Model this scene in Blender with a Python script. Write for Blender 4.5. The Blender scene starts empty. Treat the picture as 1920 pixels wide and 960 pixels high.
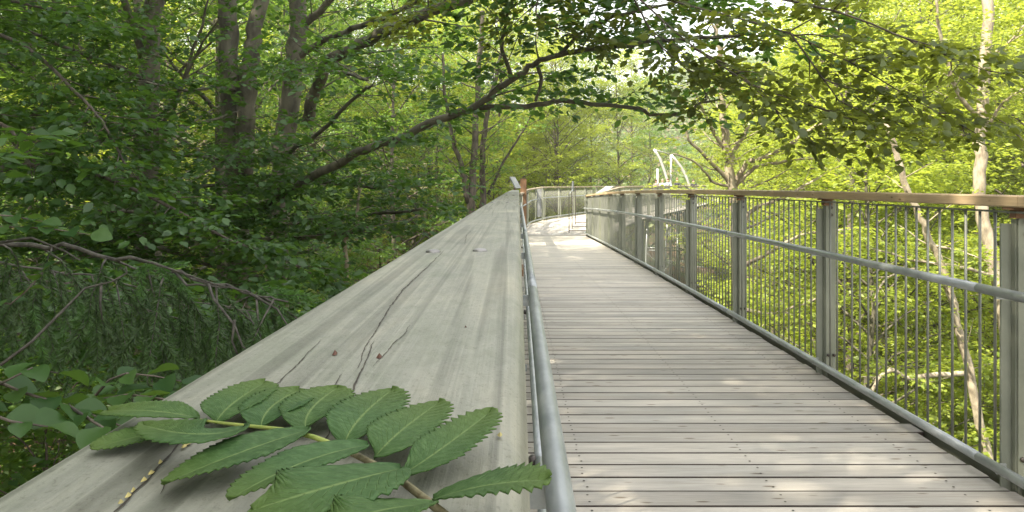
import bpy, math, random
import numpy as np
from mathutils import Vector
C = bpy.context.scene
COL = C.collection
R = math.radians
# ------------------------------------------------------------ camera
F, CX, HY, CH = 1350.0, 960.0, 346.0, 1.30      # focal in px of a 1920 wide frame, principal x, horizon y, eye height over the deck
cam = bpy.data.objects.new('camera', bpy.data.cameras.new('camera'))
COL.objects.link(cam)
cam.location = (0, 0, CH); cam.rotation_euler = (R(90), 0, 0)
cam.data.sensor_width = 36; cam.data.lens = 36 * F / 1920
cam.data.shift_y = -(480 - HY) / 1920
cam.data.clip_start = 0.02; cam.data.clip_end = 3000
C.camera = cam
# ------------------------------------------------------------ world and sun
SUN_EL, SUN_AZ = 51, 236          # azimuth clockwise from +Y (the view direction): behind the camera, to the left
w = bpy.data.worlds.new('World'); C.world = w; w.use_nodes = True
nt = w.node_tree; nt.nodes.clear()
sky = nt.nodes.new('ShaderNodeTexSky'); sky.sky_type = 'NISHITA'; sky.sun_disc = False
sky.sun_elevation = R(SUN_EL); sky.sun_rotation = R(SUN_AZ); sky.dust_density = 3.0; sky.air_density = 1.0
whit = nt.nodes.new('ShaderNodeMix'); whit.data_type = 'RGBA'; whit.inputs[0].default_value = 0.45
whit.inputs[7].default_value = (12, 11.6, 10.6, 1)       # thin bright summer cloud over the blue
bg = nt.nodes.new('ShaderNodeBackground'); bg.inputs[1].default_value = 0.10
wo = nt.nodes.new('ShaderNodeOutputWorld')
nt.links.new(sky.outputs[0], whit.inputs[6]); nt.links.new(whit.outputs[2], bg.inputs[0]); nt.links.new(bg.outputs[0], wo.inputs[0])
sun = bpy.data.objects.new('sun', bpy.data.lights.new('sun', 'SUN')); COL.objects.link(sun)
sun.data.energy = 5.0; sun.data.angle = R(0.5); sun.data.color = (1, .90, .72)
sd = Vector((math.sin(R(SUN_AZ)) * math.cos(R(SUN_EL)), math.cos(R(SUN_AZ)) * math.cos(R(SUN_EL)), math.sin(R(SUN_EL))))
sun.rotation_euler = sd.to_track_quat('Z', 'Y').to_euler()
C.view_settings.view_transform = 'Standard'; C.view_settings.look = 'None'; C.view_settings.gamma = 1
C.view_settings.use_curve_mapping = False
C.view_settings.exposure = 1.75
cy = C.cycles
cy.max_bounces = 7; cy.diffuse_bounces = 4; cy.glossy_bounces = 2; cy.transmission_bounces = 5; cy.volume_bounces = 0
cy.caustics_reflective = False; cy.caustics_refractive = False
cy.use_denoising = True; cy.use_adaptive_sampling = True; cy.adaptive_threshold = 0.015
try: cy.denoiser = 'OPENIMAGEDENOISE'
except Exception: pass

# ------------------------------------------------------------ helpers
def P(px, py, d): return np.array(((px - CX) / F * d, d, CH - (py - HY) / F * d))
def onplane(px, py, h):            # the point where the sight line meets a level plane h under the eye
    d = F * h / (py - HY); return np.array(((px - CX) / F * d, d, CH - h))
def link(o, parent=None):
    COL.objects.link(o)
    if parent is not None: o.parent = parent
    return o
def tag(o, label=None, cat=None, group=None, kind=None):
    if label: o['label'] = label
    if cat: o['category'] = cat
    if group: o['group'] = group
    if kind: o['kind'] = kind
    return o
def empty(name, loc=(0, 0, 0), label=None, cat=None, group=None):
    o = bpy.data.objects.new(name, None); COL.objects.link(o); o.location = loc; o.empty_display_size = .2
    return tag(o, label, cat, group)
def copy_tree(o, parent=None):
    c = o.copy(); COL.objects.link(c); c.parent = parent
    for ch in o.children: copy_tree(ch, c)
    return c
class MB:
    def __init__(s): s.V = []; s.F = []; s.M = []; s.n = 0
    def add(s, v, f, m=0):
        v = np.asarray(v, float).reshape(-1, 3); s.V.append(v)
        for q in f: s.F.append(tuple(int(i) + s.n for i in q)); s.M.append(m)
        s.n += len(v); return s
    def box(s, a, b, m=0):
        (x0, y0, z0), (x1, y1, z1) = a, b
        v = [(x0,y0,z0),(x1,y0,z0),(x1,y1,z0),(x0,y1,z0),(x0,y0,z1),(x1,y0,z1),(x1,y1,z1),(x0,y1,z1)]
        return s.add(v, [(0,3,2,1),(4,5,6,7),(0,1,5,4),(1,2,6,5),(2,3,7,6),(3,0,4,7)], m)
    def obox(s, c, d, half, m=0, up=(0,0,1)):     # box about c, its long axis along d; half = (along, side, up)
        d = np.asarray(d, float); d = d / np.linalg.norm(d); up = np.asarray(up, float)
        sd_ = np.cross(d, up); sd_ /= np.linalg.norm(sd_); u = np.cross(sd_, d)
        c = np.asarray(c, float); v = []
        for k in (-1, 1):
            for i, j in ((-1,-1),(1,-1),(1,1),(-1,1)): v.append(c + d*i*half[0] + sd_*j*half[1] + u*k*half[2])
        return s.add(v, [(0,3,2,1),(4,5,6,7),(0,1,5,4),(1,2,6,5),(2,3,7,6),(3,0,4,7)], m)
    def prism(s, poly, axis_vec, m=0):
        p = np.asarray(poly, float); n = len(p); v = np.vstack([p, p + np.asarray(axis_vec, float)])
        f = [tuple(range(n))[::-1], tuple(range(n, 2*n))] + [(i, (i+1) % n, n+(i+1) % n, n+i) for i in range(n)]
        return s.add(v, f, m)
    def tube(s, pts, rad, seg=8, m=0, cap=True):
        p = np.asarray(pts, float); n = len(p); rad = np.broadcast_to(np.asarray(rad, float), (n,))
        t = np.gradient(p, axis=0); t /= np.linalg.norm(t, axis=1)[:, None] + 1e-12
        ref = np.array((0, 0, 1.)) if abs(t[0][2]) < .9 else np.array((1., 0, 0))
        a = np.cross(t[0], ref); a /= np.linalg.norm(a); out = []
        th = np.arange(seg) * 2 * math.pi / seg
        for i in range(n):
            a = a - t[i] * np.dot(a, t[i]); a /= np.linalg.norm(a) + 1e-12; b = np.cross(t[i], a)
            out.append(p[i] + rad[i] * (np.cos(th)[:, None] * a + np.sin(th)[:, None] * b))
        f = [(i*seg+j, i*seg+(j+1) % seg, (i+1)*seg+(j+1) % seg, (i+1)*seg+j) for i in range(n-1) for j in range(seg)]
        if cap: f += [tuple(range(seg))[::-1], tuple(range((n-1)*seg, n*seg))]
        return s.add(np.vstack(out), f, m)
    def build(s, name, mat, parent=None, smooth=False, loc=None):
        me = bpy.data.meshes.new(name); me.from_pydata(np.vstack(s.V).tolist(), [], s.F)
        mats = mat if isinstance(mat, (list, tuple)) else [mat]
        for m in mats: me.materials.append(m)
        if len(mats) > 1: me.polygons.foreach_set('material_index', s.M)
        if smooth: me.polygons.foreach_set('use_smooth', [True] * len(me.polygons))
        me.update(); o = bpy.data.objects.new(name, me); link(o, parent)
        if loc is not None: o.location = loc
        return o
def soft(o, wdt=.002, seg=2):
    b = o.modifiers.new('bevel', 'BEVEL'); b.width = wdt; b.segments = seg; b.limit_method = 'ANGLE'; return o
def np_mesh(name, V, Q, mat, smooth=False):
    me = bpy.data.meshes.new(name); V = np.ascontiguousarray(V, np.float32); Q = np.ascontiguousarray(Q, np.int32)
    me.vertices.add(len(V)); me.vertices.foreach_set('co', V.ravel())
    k = Q.shape[1]; me.loops.add(Q.size); me.loops.foreach_set('vertex_index', Q.ravel())
    me.polygons.add(len(Q)); me.polygons.foreach_set('loop_start', np.arange(0, Q.size, k, dtype=np.int32))
    if smooth: me.polygons.foreach_set('use_smooth', np.ones(len(Q), bool))
    me.materials.append(mat); me.update(calc_edges=True); return me

# ------------------------------------------------------------ materials
def mat(name):
    m = bpy.data.materials.new(name); m.use_nodes = True; t = m.node_tree; t.nodes.clear()
    o = t.nodes.new('ShaderNodeOutputMaterial'); return m, t, o
def N(t, kind, **kw):
    n = t.nodes.new('ShaderNode' + kind)
    for k, v in kw.items():
        if k.startswith('i_'):
            key = k[2:]; key = int(key) if key.isdigit() else key.replace('_', ' ')
            n.inputs[key].default_value = v
        else: setattr(n, k, v)
    return n
def ramp(t, fac, stops):
    r = t.nodes.new('ShaderNodeValToRGB'); e = r.color_ramp.elements
    while len(e) < len(stops): e.new(.5)
    for q, (p, c) in zip(e, stops): q.position = p; q.color = (*c, 1) if len(c) == 3 else c
    t.links.new(fac, r.inputs[0]); return r
def coords(t, scale, rot=(0, 0, 0), kind='Object'):
    c = N(t, 'TexCoord'); m = N(t, 'Mapping'); m.inputs['Scale'].default_value = scale; m.inputs['Rotation'].default_value = rot
    t.links.new(c.outputs[kind], m.inputs[0]); return m.outputs[0]
def mixc(t, fac, a, b, mode='MIX'):
    n = N(t, 'Mix', data_type='RGBA', blend_type=mode)
    for s, v in ((n.inputs[0], fac), (n.inputs[6], a), (n.inputs[7], b)):
        if isinstance(v, (int, float, tuple)): s.default_value = v if not isinstance(v, tuple) else (*v[:3], 1)
        else: t.links.new(v, s)
    return n.outputs[2]
def leaf_mat(name, dark, light, trans, tf=.42, gloss=.06, rough=.45):
    m, t, o = mat(name); g = N(t, 'NewGeometry')
    r = ramp(t, g.outputs['Random Per Island'], [(0, dark), (1, light)])
    d = N(t, 'BsdfDiffuse'); tr = N(t, 'BsdfTranslucent'); gl = N(t, 'BsdfGlossy', i_Roughness=rough)
    t.links.new(r.outputs[0], d.inputs[0])
    t.links.new(mixc(t, .6, r.outputs[0], trans), tr.inputs[0])
    a = N(t, 'MixShader', i_0=tf); b = N(t, 'MixShader', i_0=gloss); gl.inputs[0].default_value = (.8, .85, .8, 1)
    t.links.new(d.outputs[0], a.inputs[1]); t.links.new(tr.outputs[0], a.inputs[2])
    t.links.new(a.outputs[0], b.inputs[1]); t.links.new(gl.outputs[0], b.inputs[2]); t.links.new(b.outputs[0], o.inputs[0]); return m
def simple(name, c1, c2, scale=(8, 8, 8), rough=.7, metal=0.0, bump=.2, dist=.005, detail=6, lo=.35, hi=.65, nscale=1.0, rl=None):
    m, t, o = mat(name); p = N(t, 'BsdfPrincipled'); v = coords(t, scale)
    n = N(t, 'TexNoise', i_Scale=nscale, i_Detail=detail, i_Roughness=.6); t.links.new(v, n.inputs['Vector'])
    r = ramp(t, n.outputs[0], [(lo, c1), (hi, c2)]); t.links.new(r.outputs[0], p.inputs['Base Color'])
    p.inputs['Roughness'].default_value = rough; p.inputs['Metallic'].default_value = metal
    if bump:
        b = N(t, 'Bump', i_Strength=bump, i_Distance=dist); t.links.new(n.outputs[0], b.inputs['Height']); t.links.new(b.outputs[0], p.inputs['Normal'])
    t.links.new(p.outputs[0], o.inputs[0]); return m
def wood(name, base, dark, along='y', knots=True, island=.25, fine=90, gap=1.2, rough=.75, tint=None):
    m, t, o = mat(name); p = N(t, 'BsdfPrincipled', i_Roughness=rough)
    g = N(t, 'NewGeometry'); tc = N(t, 'TexCoord')
    off = N(t, 'CombineXYZ'); ml = N(t, 'Math', operation='MULTIPLY', i_1=37.0)
    t.links.new(g.outputs['Random Per Island'], ml.inputs[0]); t.links.new(ml.outputs[0], off.inputs[0]); t.links.new(ml.outputs[0], off.inputs[1])
    ad = N(t, 'VectorMath', operation='ADD'); t.links.new(tc.outputs['Object'], ad.inputs[0]); t.links.new(off.outputs[0], ad.inputs[1])
    def vec(a, b):
        q = N(t, 'Mapping'); q.inputs['Scale'].default_value = (b, a, b) if along == 'y' else (a, b, b)
        t.links.new(ad.outputs[0], q.inputs[0]); return q.outputs[0]
    n1 = N(t, 'TexNoise', i_Scale=1, i_Detail=5, i_Roughness=.65, i_Distortion=.6); t.links.new(vec(gap, fine * .22), n1.inputs['Vector'])
    n2 = N(t, 'TexNoise', i_Scale=1, i_Detail=6, i_Roughness=.7); t.links.new(vec(gap * 5, fine * 4), n2.inputs['Vector'])
    n3 = N(t, 'TexNoise', i_Scale=1, i_Detail=3); t.links.new(vec(1.2, 2.2), n3.inputs['Vector'])
    c = ramp(t, n1.outputs[0], [(.34, dark), (.62, base)]).outputs[0]
    f2 = ramp(t, n2.outputs[0], [(.38, (.62,) * 3), (.6, (1.06,) * 3)]).outputs[0]
    c = mixc(t, .55, c, f2, 'MULTIPLY')
    f3 = ramp(t, n3.outputs[0], [(.35, (.78, .8, .8)), (.65, (1.1, 1.07, 1.02))]).outputs[0]
    c = mixc(t, .8, c, f3, 'MULTIPLY')
    ri = ramp(t, g.outputs['Random Per Island'], [(0, (1 - island,) * 3), (1, (1 + island * .5,) * 3)]).outputs[0]
    c = mixc(t, 1.0, c, ri, 'MULTIPLY')
    hgt = n2.outputs[0]
    if knots:
        vo = N(t, 'TexVoronoi', i_Scale=1, i_Randomness=1.0); t.links.new(vec(9 if along == 'y' else 4.2, 16 if along != 'y' else 22), vo.inputs['Vector'])
        kk = ramp(t, vo.outputs['Distance'], [(.07, (.34, .27, .21)), (.15, (1, 1, 1))]).outputs[0]
        c = mixc(t, .85, c, kk, 'MULTIPLY')
    t.links.new(c, p.inputs['Base Color'])
    b = N(t, 'Bump', i_Strength=.35, i_Distance=.0015); t.links.new(hgt, b.inputs['Height']); t.links.new(b.outputs[0], p.inputs['Normal'])
    t.links.new(p.outputs[0], o.inputs[0]); return m
M = {}
M['plank'] = wood('weathered_plank', (.52, .487, .435), (.40, .372, .33), along='x', island=.22, fine=60)
M['plank_edge_shade'] = simple('plank_edge_shade', (.035, .028, .022), (.07, .055, .045), (9, 9, 9), rough=.95, bump=0)  # dirty board sides, coloured dark to paint the shade in the gaps
M['plank_far'] = wood('far_plank', (.55, .52, .49), (.38, .35, .32), along='y', island=.2, fine=30, knots=False)
def rail_wood():
    m, t, o = mat('grey_rail_wood'); p = N(t, 'BsdfPrincipled', i_Roughness=.58); tc = N(t, 'TexCoord')
    def v(sx, sy): q = N(t, 'Mapping'); q.inputs['Scale'].default_value = (sx, sy, sx); t.links.new(tc.outputs['Object'], q.inputs[0]); return q.outputs[0]
    def nz(sx, sy, det=4, dist=0): n = N(t, 'TexNoise', i_Scale=1, i_Detail=det, i_Roughness=.6, i_Distortion=dist); t.links.new(v(sx, sy), n.inputs['Vector']); return n.outputs[0]
    wide = nz(95, 1.3, 2, .5); fine_ = nz(900, 9, 5); blot = nz(26, 9, 4, .8); pit = nz(700, 420, 5); mott = nz(140, 60, 5, 1.0)
    c = ramp(t, wide, [(.33, (.145, .145, .118)), (.46, (.198, .20, .165)), (.52, (.25, .25, .208)), (.68, (.21, .213, .178))]).outputs[0]
    c = mixc(t, .35, c, ramp(t, fine_, [(.35, (.72,)*3), (.6, (1.05,)*3)]).outputs[0], 'MULTIPLY')
    c = mixc(t, .9, c, ramp(t, blot, [(.32, (.80, .84, .76)), (.5, (1, 1, .97)), (.7, (1.14, 1.10, 1.03))]).outputs[0], 'MULTIPLY')
    c = mixc(t, .5, c, ramp(t, mott, [(.36, (.78, .80, .76)), (.55, (1.05,)*3)]).outputs[0], 'MULTIPLY')
    c = mixc(t, .5, c, ramp(t, pit, [(.33, (.45, .42, .38)), (.42, (1,)*3)]).outputs[0], 'MULTIPLY')
    t.links.new(c, p.inputs['Base Color'])
    b1 = N(t, 'Bump', i_Strength=.4, i_Distance=.0006); t.links.new(fine_, b1.inputs['Height']); b2 = N(t, 'Bump', i_Strength=.35, i_Distance=.0006); t.links.new(pit, b2.inputs['Height'])
    t.links.new(b1.outputs[0], b2.inputs['Normal']); t.links.new(b2.outputs[0], p.inputs['Normal']); t.links.new(p.outputs[0], o.inputs[0]); return m
M['rail_wood'] = rail_wood()
M['brown_wood'] = wood('brown_rail_wood', (.56, .42, .26), (.43, .31, .18), along='y', knots=True, island=.12, fine=90, rough=.6)
M['grey_wood'] = wood('far_rail_wood', (.42, .36, .28), (.30, .25, .19), along='y', knots=False, island=.2, fine=70)
M['corten'] = simple('rusty_steel', (.13, .07, .035), (.21, .115, .06), (9, 9, 3), rough=.8, bump=.1)
M['crack'] = simple('crack_dark', (.03, .025, .02), (.06, .05, .035), (200, 60, 60), rough=.9, bump=0)
M['debris'] = simple('seed_debris', (.32, .28, .12), (.5, .42, .15), (300, 300, 300), rough=.8, bump=0)
M['scale'] = simple('bud_scale', (.06, .025, .015), (.12, .05, .03), (300, 300, 300), rough=.7, bump=0)
M['galv'] = simple('galvanised_tube', (.27, .295, .305), (.43, .455, .465), (22, 9, 22), rough=.42, metal=.55, bump=.12, dist=.002, lo=.3, hi=.7)
M['post'] = simple('zinc_post', (.185, .20, .155), (.265, .28, .23), (5, 5, 3), rough=.55, metal=.25, bump=.06, lo=.3, hi=.7)
M['bar'] = simple('zinc_bar', (.18, .19, .165), (.25, .26, .23), (12, 12, 4), rough=.5, metal=.3, bump=0)
M['bolt'] = simple('steel_bolt', (.17, .165, .155), (.30, .29, .28), (60, 60, 60), rough=.42, metal=.9, bump=0)
M['darkbolt'] = simple('dark_bolt', (.06, .055, .05), (.12, .1, .09), (60, 60, 60), rough=.5, metal=.5, bump=0)
M['beam'] = simple('grey_beam', (.18, .17, .15), (.28, .27, .25), (3, 3, 3), rough=.7, bump=.1)
M['white'] = simple('white_steel', (.36, .36, .35), (.43, .43, .42), (2, 2, 2), rough=.4, bump=0)
M['panel'] = simple('pale_panel', (.20, .21, .22), (.28, .29, .30), (6, 6, 6), rough=.4, bump=0)
M['beech_bark'] = simple('beech_bark', (.05, .046, .032), (.14, .13, .09), (3, 3, 1.2), rough=.85, bump=.5, dist=.02, nscale=2.2)
M['dark_bark'] = simple('dark_bark', (.05, .042, .033), (.15, .125, .098), (9, 9, 3), rough=.9, bump=.7, dist=.02, nscale=1.5)
M['twig_bark'] = simple('twig_bark', (.035, .032, .026), (.10, .092, .075), (60, 60, 60), rough=.9, bump=.5, dist=.002)
M['pale_bark'] = simple('pale_bark', (.17, .14, .10), (.40, .35, .26), (5, 5, 2.2), rough=.85, bump=.6, dist=.02, nscale=2.0)
M['leaf_shade'] = leaf_mat('shaded_beech_leaf', (.020, .060, .012), (.064, .142, .026), (.20, .38, .033), tf=.40, gloss=.05)  # leaf copies from shaded to sunlit: light and shade put into their colours
M['leaf_over'] = leaf_mat('overhang_leaf', (.045, .07, .012), (.11, .145, .024), (.36, .42, .04), tf=.48, gloss=.05)  # yellowed copy: the warm glare is put into the leaf colour
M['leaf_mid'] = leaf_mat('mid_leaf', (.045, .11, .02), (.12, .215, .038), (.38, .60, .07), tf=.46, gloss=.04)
M['leaf_lit'] = leaf_mat('sunlit_yellow_green_leaf', (.115, .172, .024), (.28, .335, .05), (.68, .78, .08), tf=.5, gloss=.04)  # yellow-green spring leaf, brightened: sunshine and warm glow put into the colour
M['needle'] = leaf_mat('spruce_needle', (.020, .050, .010), (.055, .11, .02), (.08, .16, .02), tf=.15, gloss=.05)
M['needle_new'] = leaf_mat('young_needle', (.05, .13, .025), (.09, .2, .04), (.16, .3, .04), tf=.3, gloss=.05)
M['sprig'] = leaf_mat('sprig_leaf', (.022, .065, .018), (.07, .14, .035), (.2, .34, .04), tf=.38, gloss=.025, rough=.4)
M['far_leaf'] = leaf_mat('far_wood_leaf', (.08, .14, .035), (.12, .19, .05), (.3, .40, .1), tf=.35, gloss=.02)
m, t, o = mat('forest_floor'); p = N(t, 'BsdfPrincipled', i_Roughness=.95)
n1 = N(t, 'TexNoise', i_Scale=.35, i_Detail=8, i_Roughness=.7); n2 = N(t, 'TexNoise', i_Scale=6, i_Detail=8, i_Roughness=.75)
v = coords(t, (1, 1, 1)); t.links.new(v, n1.inputs['Vector']); t.links.new(v, n2.inputs['Vector'])
a = ramp(t, n2.outputs[0], [(.35, (.05, .032, .018)), (.5, (.13, .08, .045)), (.68, (.24, .15, .09))]).outputs[0]
b = ramp(t, n2.outputs[0], [(.35, (.02, .045, .012)), (.68, (.08, .13, .03))]).outputs[0]
fm = ramp(t, n1.outputs[0], [(.47, (0, 0, 0)), (.56, (1, 1, 1))]).outputs[0]
t.links.new(mixc(t, fm, a, b), p.inputs['Base Color']); bb = N(t, 'Bump', i_Strength=.8, i_Distance=.1)
t.links.new(n2.outputs[0], bb.inputs['Height']); t.links.new(bb.outputs[0], p.inputs['Normal']); t.links.new(p.outputs[0], o.inputs[0])
M['floor'] = m

# ------------------------------------------------------------ terrain
def sstep(x, a, b): q = np.clip((np.asarray(x, float) - a) / (b - a), 0, 1); return q * q * (3 - 2 * q)
def ground(x, y):
    x = np.asarray(x, float); y = np.asarray(y, float)
    z = -6.5 - .26 * np.clip(x, -60, 22) + .36 * np.clip(x - 27, 0, 70) + .07 * np.clip(y - 45, 0, 70)
    z = z + .35 * np.sin(x * .35 + y * .21) + .3 * np.sin(y * .3 - x * .13)
    z = z + sstep(y, 110, 420) * (34 + 8 * np.sin(x * .012)) + sstep(-x, 40, 200) * 8
    return z
xs = np.concatenate([np.linspace(-700, -60, 24), np.linspace(-56, 60, 88), np.linspace(64, 900, 26)])
ys = np.concatenate([np.linspace(-60, 90, 110), np.linspace(95, 1200, 60)])
X, Y = np.meshgrid(xs, ys); V = np.stack([X.ravel(), Y.ravel(), ground(X, Y).ravel()], 1)
nx, ny = len(xs), len(ys); I = (np.arange(ny - 1)[:, None] * nx + np.arange(nx - 1)[None]).ravel()
tag(link(bpy.data.objects.new('ground', np_mesh('ground', V, np.stack([I, I+1, I+nx+1, I+nx], 1), M['floor'], True))), kind='structure')

# ------------------------------------------------------------ walkway
HD = np.array((.36, .933)); HD = HD / np.linalg.norm(HD); HN = np.array((HD[1], -HD[0]))      # the far stretch bends to the right
def zdeck(y):
    return float(-.0009 * max(y - 4.5, 0) ** 2) if y < 22 else float(-.276 + .246 * sstep(y, 22, 27.5))
def xr(y): return 2.0 + .0125 * y - .00 if y < 8 else 2.1 + .0008 * (y - 8) ** 2 * .6
def xright(y): return 2.055 + .00065 * max(y - 7, 0) ** 2          # line of the right tubes
rng = np.random.default_rng(4)
mb = MB(); y = -2.0; k = 0
while y < 22.3:
    z = zdeck(y + .07); e = .06 + rng.uniform(-.004, .012)
    if abs(y - 3.82) < .08: e += .05
    zt = z + rng.uniform(-.0012, .0012); xe = xright(y) + e; y1 = y + .1362; r0 = .0035
    mb.add([(-.07, y + r0, zt), (xe, y + r0, zt), (xe, y1 - r0, zt), (-.07, y1 - r0, zt), (-.07, y, zt - r0), (xe, y, zt - r0), (xe, y1, zt - r0), (-.07, y1, zt - r0)],
           [(0, 1, 2, 3)])
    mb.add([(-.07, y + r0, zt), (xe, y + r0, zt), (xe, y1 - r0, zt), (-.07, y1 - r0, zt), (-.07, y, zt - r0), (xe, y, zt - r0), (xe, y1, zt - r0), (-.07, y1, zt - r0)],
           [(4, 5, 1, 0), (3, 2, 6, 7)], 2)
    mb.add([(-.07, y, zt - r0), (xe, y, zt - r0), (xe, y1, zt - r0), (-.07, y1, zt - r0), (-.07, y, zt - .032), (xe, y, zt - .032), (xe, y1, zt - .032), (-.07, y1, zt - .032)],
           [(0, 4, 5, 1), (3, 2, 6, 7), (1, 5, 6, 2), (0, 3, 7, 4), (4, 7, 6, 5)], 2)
    y += .1445; k += 1
y_end = y
def far(s, q, z=0): p_ = np.array((.40, 24.95)) + HD * s + HN * q; return np.array((p_[0], p_[1], zdeck(p_[1]) + z))
WID = 2.75
q = 0.0; mb2 = MB()
while q < WID + .45:                                           # planks that run along the far stretch
    s0 = -(3.2 + q * .0); 
    # start of each board on the line y = y_end
    base = np.array((.40, 24.95)) + HN * q; s_a = (y_end + .01 - base[1]) / HD[1]; s_a2 = (y_end + .01 - (base + HN * .138)[1]) / HD[1]
    cuts = [None] + [s for s in np.arange(-1.5 + rng.uniform(0, 3), 34, 4.0) if s > s_a + 1] + [34]
    for a_, b_ in zip(cuts[:-1], cuts[1:]):
        sa = (s_a, s_a2) if a_ is None else (a_ + .004, a_ + .004)
        steps = np.linspace(0, 1, 4 if b_ < 10 else 2)
        top = []
        for u in steps:
            top.append((far(sa[0] + (b_ - sa[0]) * u, q), far(sa[1] + (b_ - sa[1]) * u, q + .138)))
        vv = []
        for l, r_ in top: vv += [l, r_, l - (0, 0, .03), r_ - (0, 0, .03)]
        ff = []
        for i in range(len(top) - 1):
            a0 = i * 4; b0 = a0 + 4
            ff += [(a0, a0+1, b0+1, b0), (a0+2, b0+2, b0+3, a0+3), (a0, b0, b0+2, a0+2), (a0+1, a0+3, b0+3, b0+1)]
        ff += [(0, 2, 3, 1), (b0, b0+1, b0+3, b0+2)]
        mb2.add(vv, ff)
    q += .1445
# screws and steel under the deck
for yy in np.arange(-2.0, 22.2, .1445):
    for xx in (.32, 1.12, 1.9):
        for dy in (.035, .10):
            c = np.array((xx + rng.uniform(-.006, .006), yy + dy, zdeck(yy + .07) + .0018)); a = np.arange(6) * math.pi / 3
            mb.add(np.stack([c[0] + .0058*np.cos(a), c[1] + .0058*np.sin(a), np.full(6, c[2])], 1), [tuple(range(6))], 1)
tag(mb.build('path', [M['plank'], M['crack'], M['plank_edge_shade']]), kind='structure')
PLAT = np.array((.40, 24.95)) + HD * 37.0 + HN * 1.5; PR = 3.4
for i in range(int(PR * 2 / .1445)):
    xx = -PR + i * .1445; hl = math.sqrt(max(PR**2 - (xx + .07)**2, .01))
    for q_ in (0,):
        c = PLAT + HN * (xx + .07); mb2.obox((c[0], c[1], -.05), (HD[0], HD[1], 0), (hl, .068, .016))
tag(mb2.build('path', M['plank_far']), kind='structure')
mb = MB()
ya = np.linspace(-2, 22.3, 14)
for i in range(13):
    for xo in (.12, None):
        xa, xb = (xo, xo) if xo else (xright(ya[i]) - .12, xright(ya[i+1]) - .12)
        a = np.array((xa, ya[i], zdeck(ya[i]) - .16)); b = np.array((xb, ya[i+1], zdeck(ya[i+1]) - .16))
        mb.obox((a + b) / 2, b - a, (np.linalg.norm(b - a) / 2, .05, .12))
    a = np.array((xright(ya[i]) + .13, ya[i], zdeck(ya[i]) - .05)); b = np.array((xright(ya[i+1]) + .13, ya[i+1], zdeck(ya[i+1]) - .05))
    mb.obox((a + b) / 2, b - a, (np.linalg.norm(b - a) / 2, .012, .07), 1)
    mb.obox((a + b) / 2 - (xright(ya[i]) + .26, 0, 0), b - a, (np.linalg.norm(b - a) / 2, .012, .07), 1)
for s0 in np.arange(-1.0, 34, 5.0):
    for q_ in (.3, WID - .3):
        a, b = far(s0, q_, -.18), far(min(s0 + 5, 34), q_, -.18); mb.obox((a + b) / 2, b - a, (np.linalg.norm(b - a) / 2, .05, .13))
    for q_ in (-.06, WID + .06):
        a, b = far(s0, q_, -.09), far(min(s0 + 5, 34), q_, -.09); mb.obox((a + b) / 2, b - a, (np.linalg.norm(b - a) / 2, .012, .10), 1)
a = np.linspace(0, 2 * math.pi, 25)
for i in range(24):
    p0 = np.array((PLAT[0] + PR*math.cos(a[i]), PLAT[1] + PR*math.sin(a[i]), -.16)); p1 = np.array((PLAT[0] + PR*math.cos(a[i+1]), PLAT[1] + PR*math.sin(a[i+1]), -.16))
    mb.obox((p0 + p1) / 2, p1 - p0, (np.linalg.norm(p1 - p0) / 2, .03, .14), 1)
o = mb.build('walkway_girder', [M['beam'], M['post']])
tag(o, 'grey steel girders running under the edge of the plank walkway', 'girder')

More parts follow.
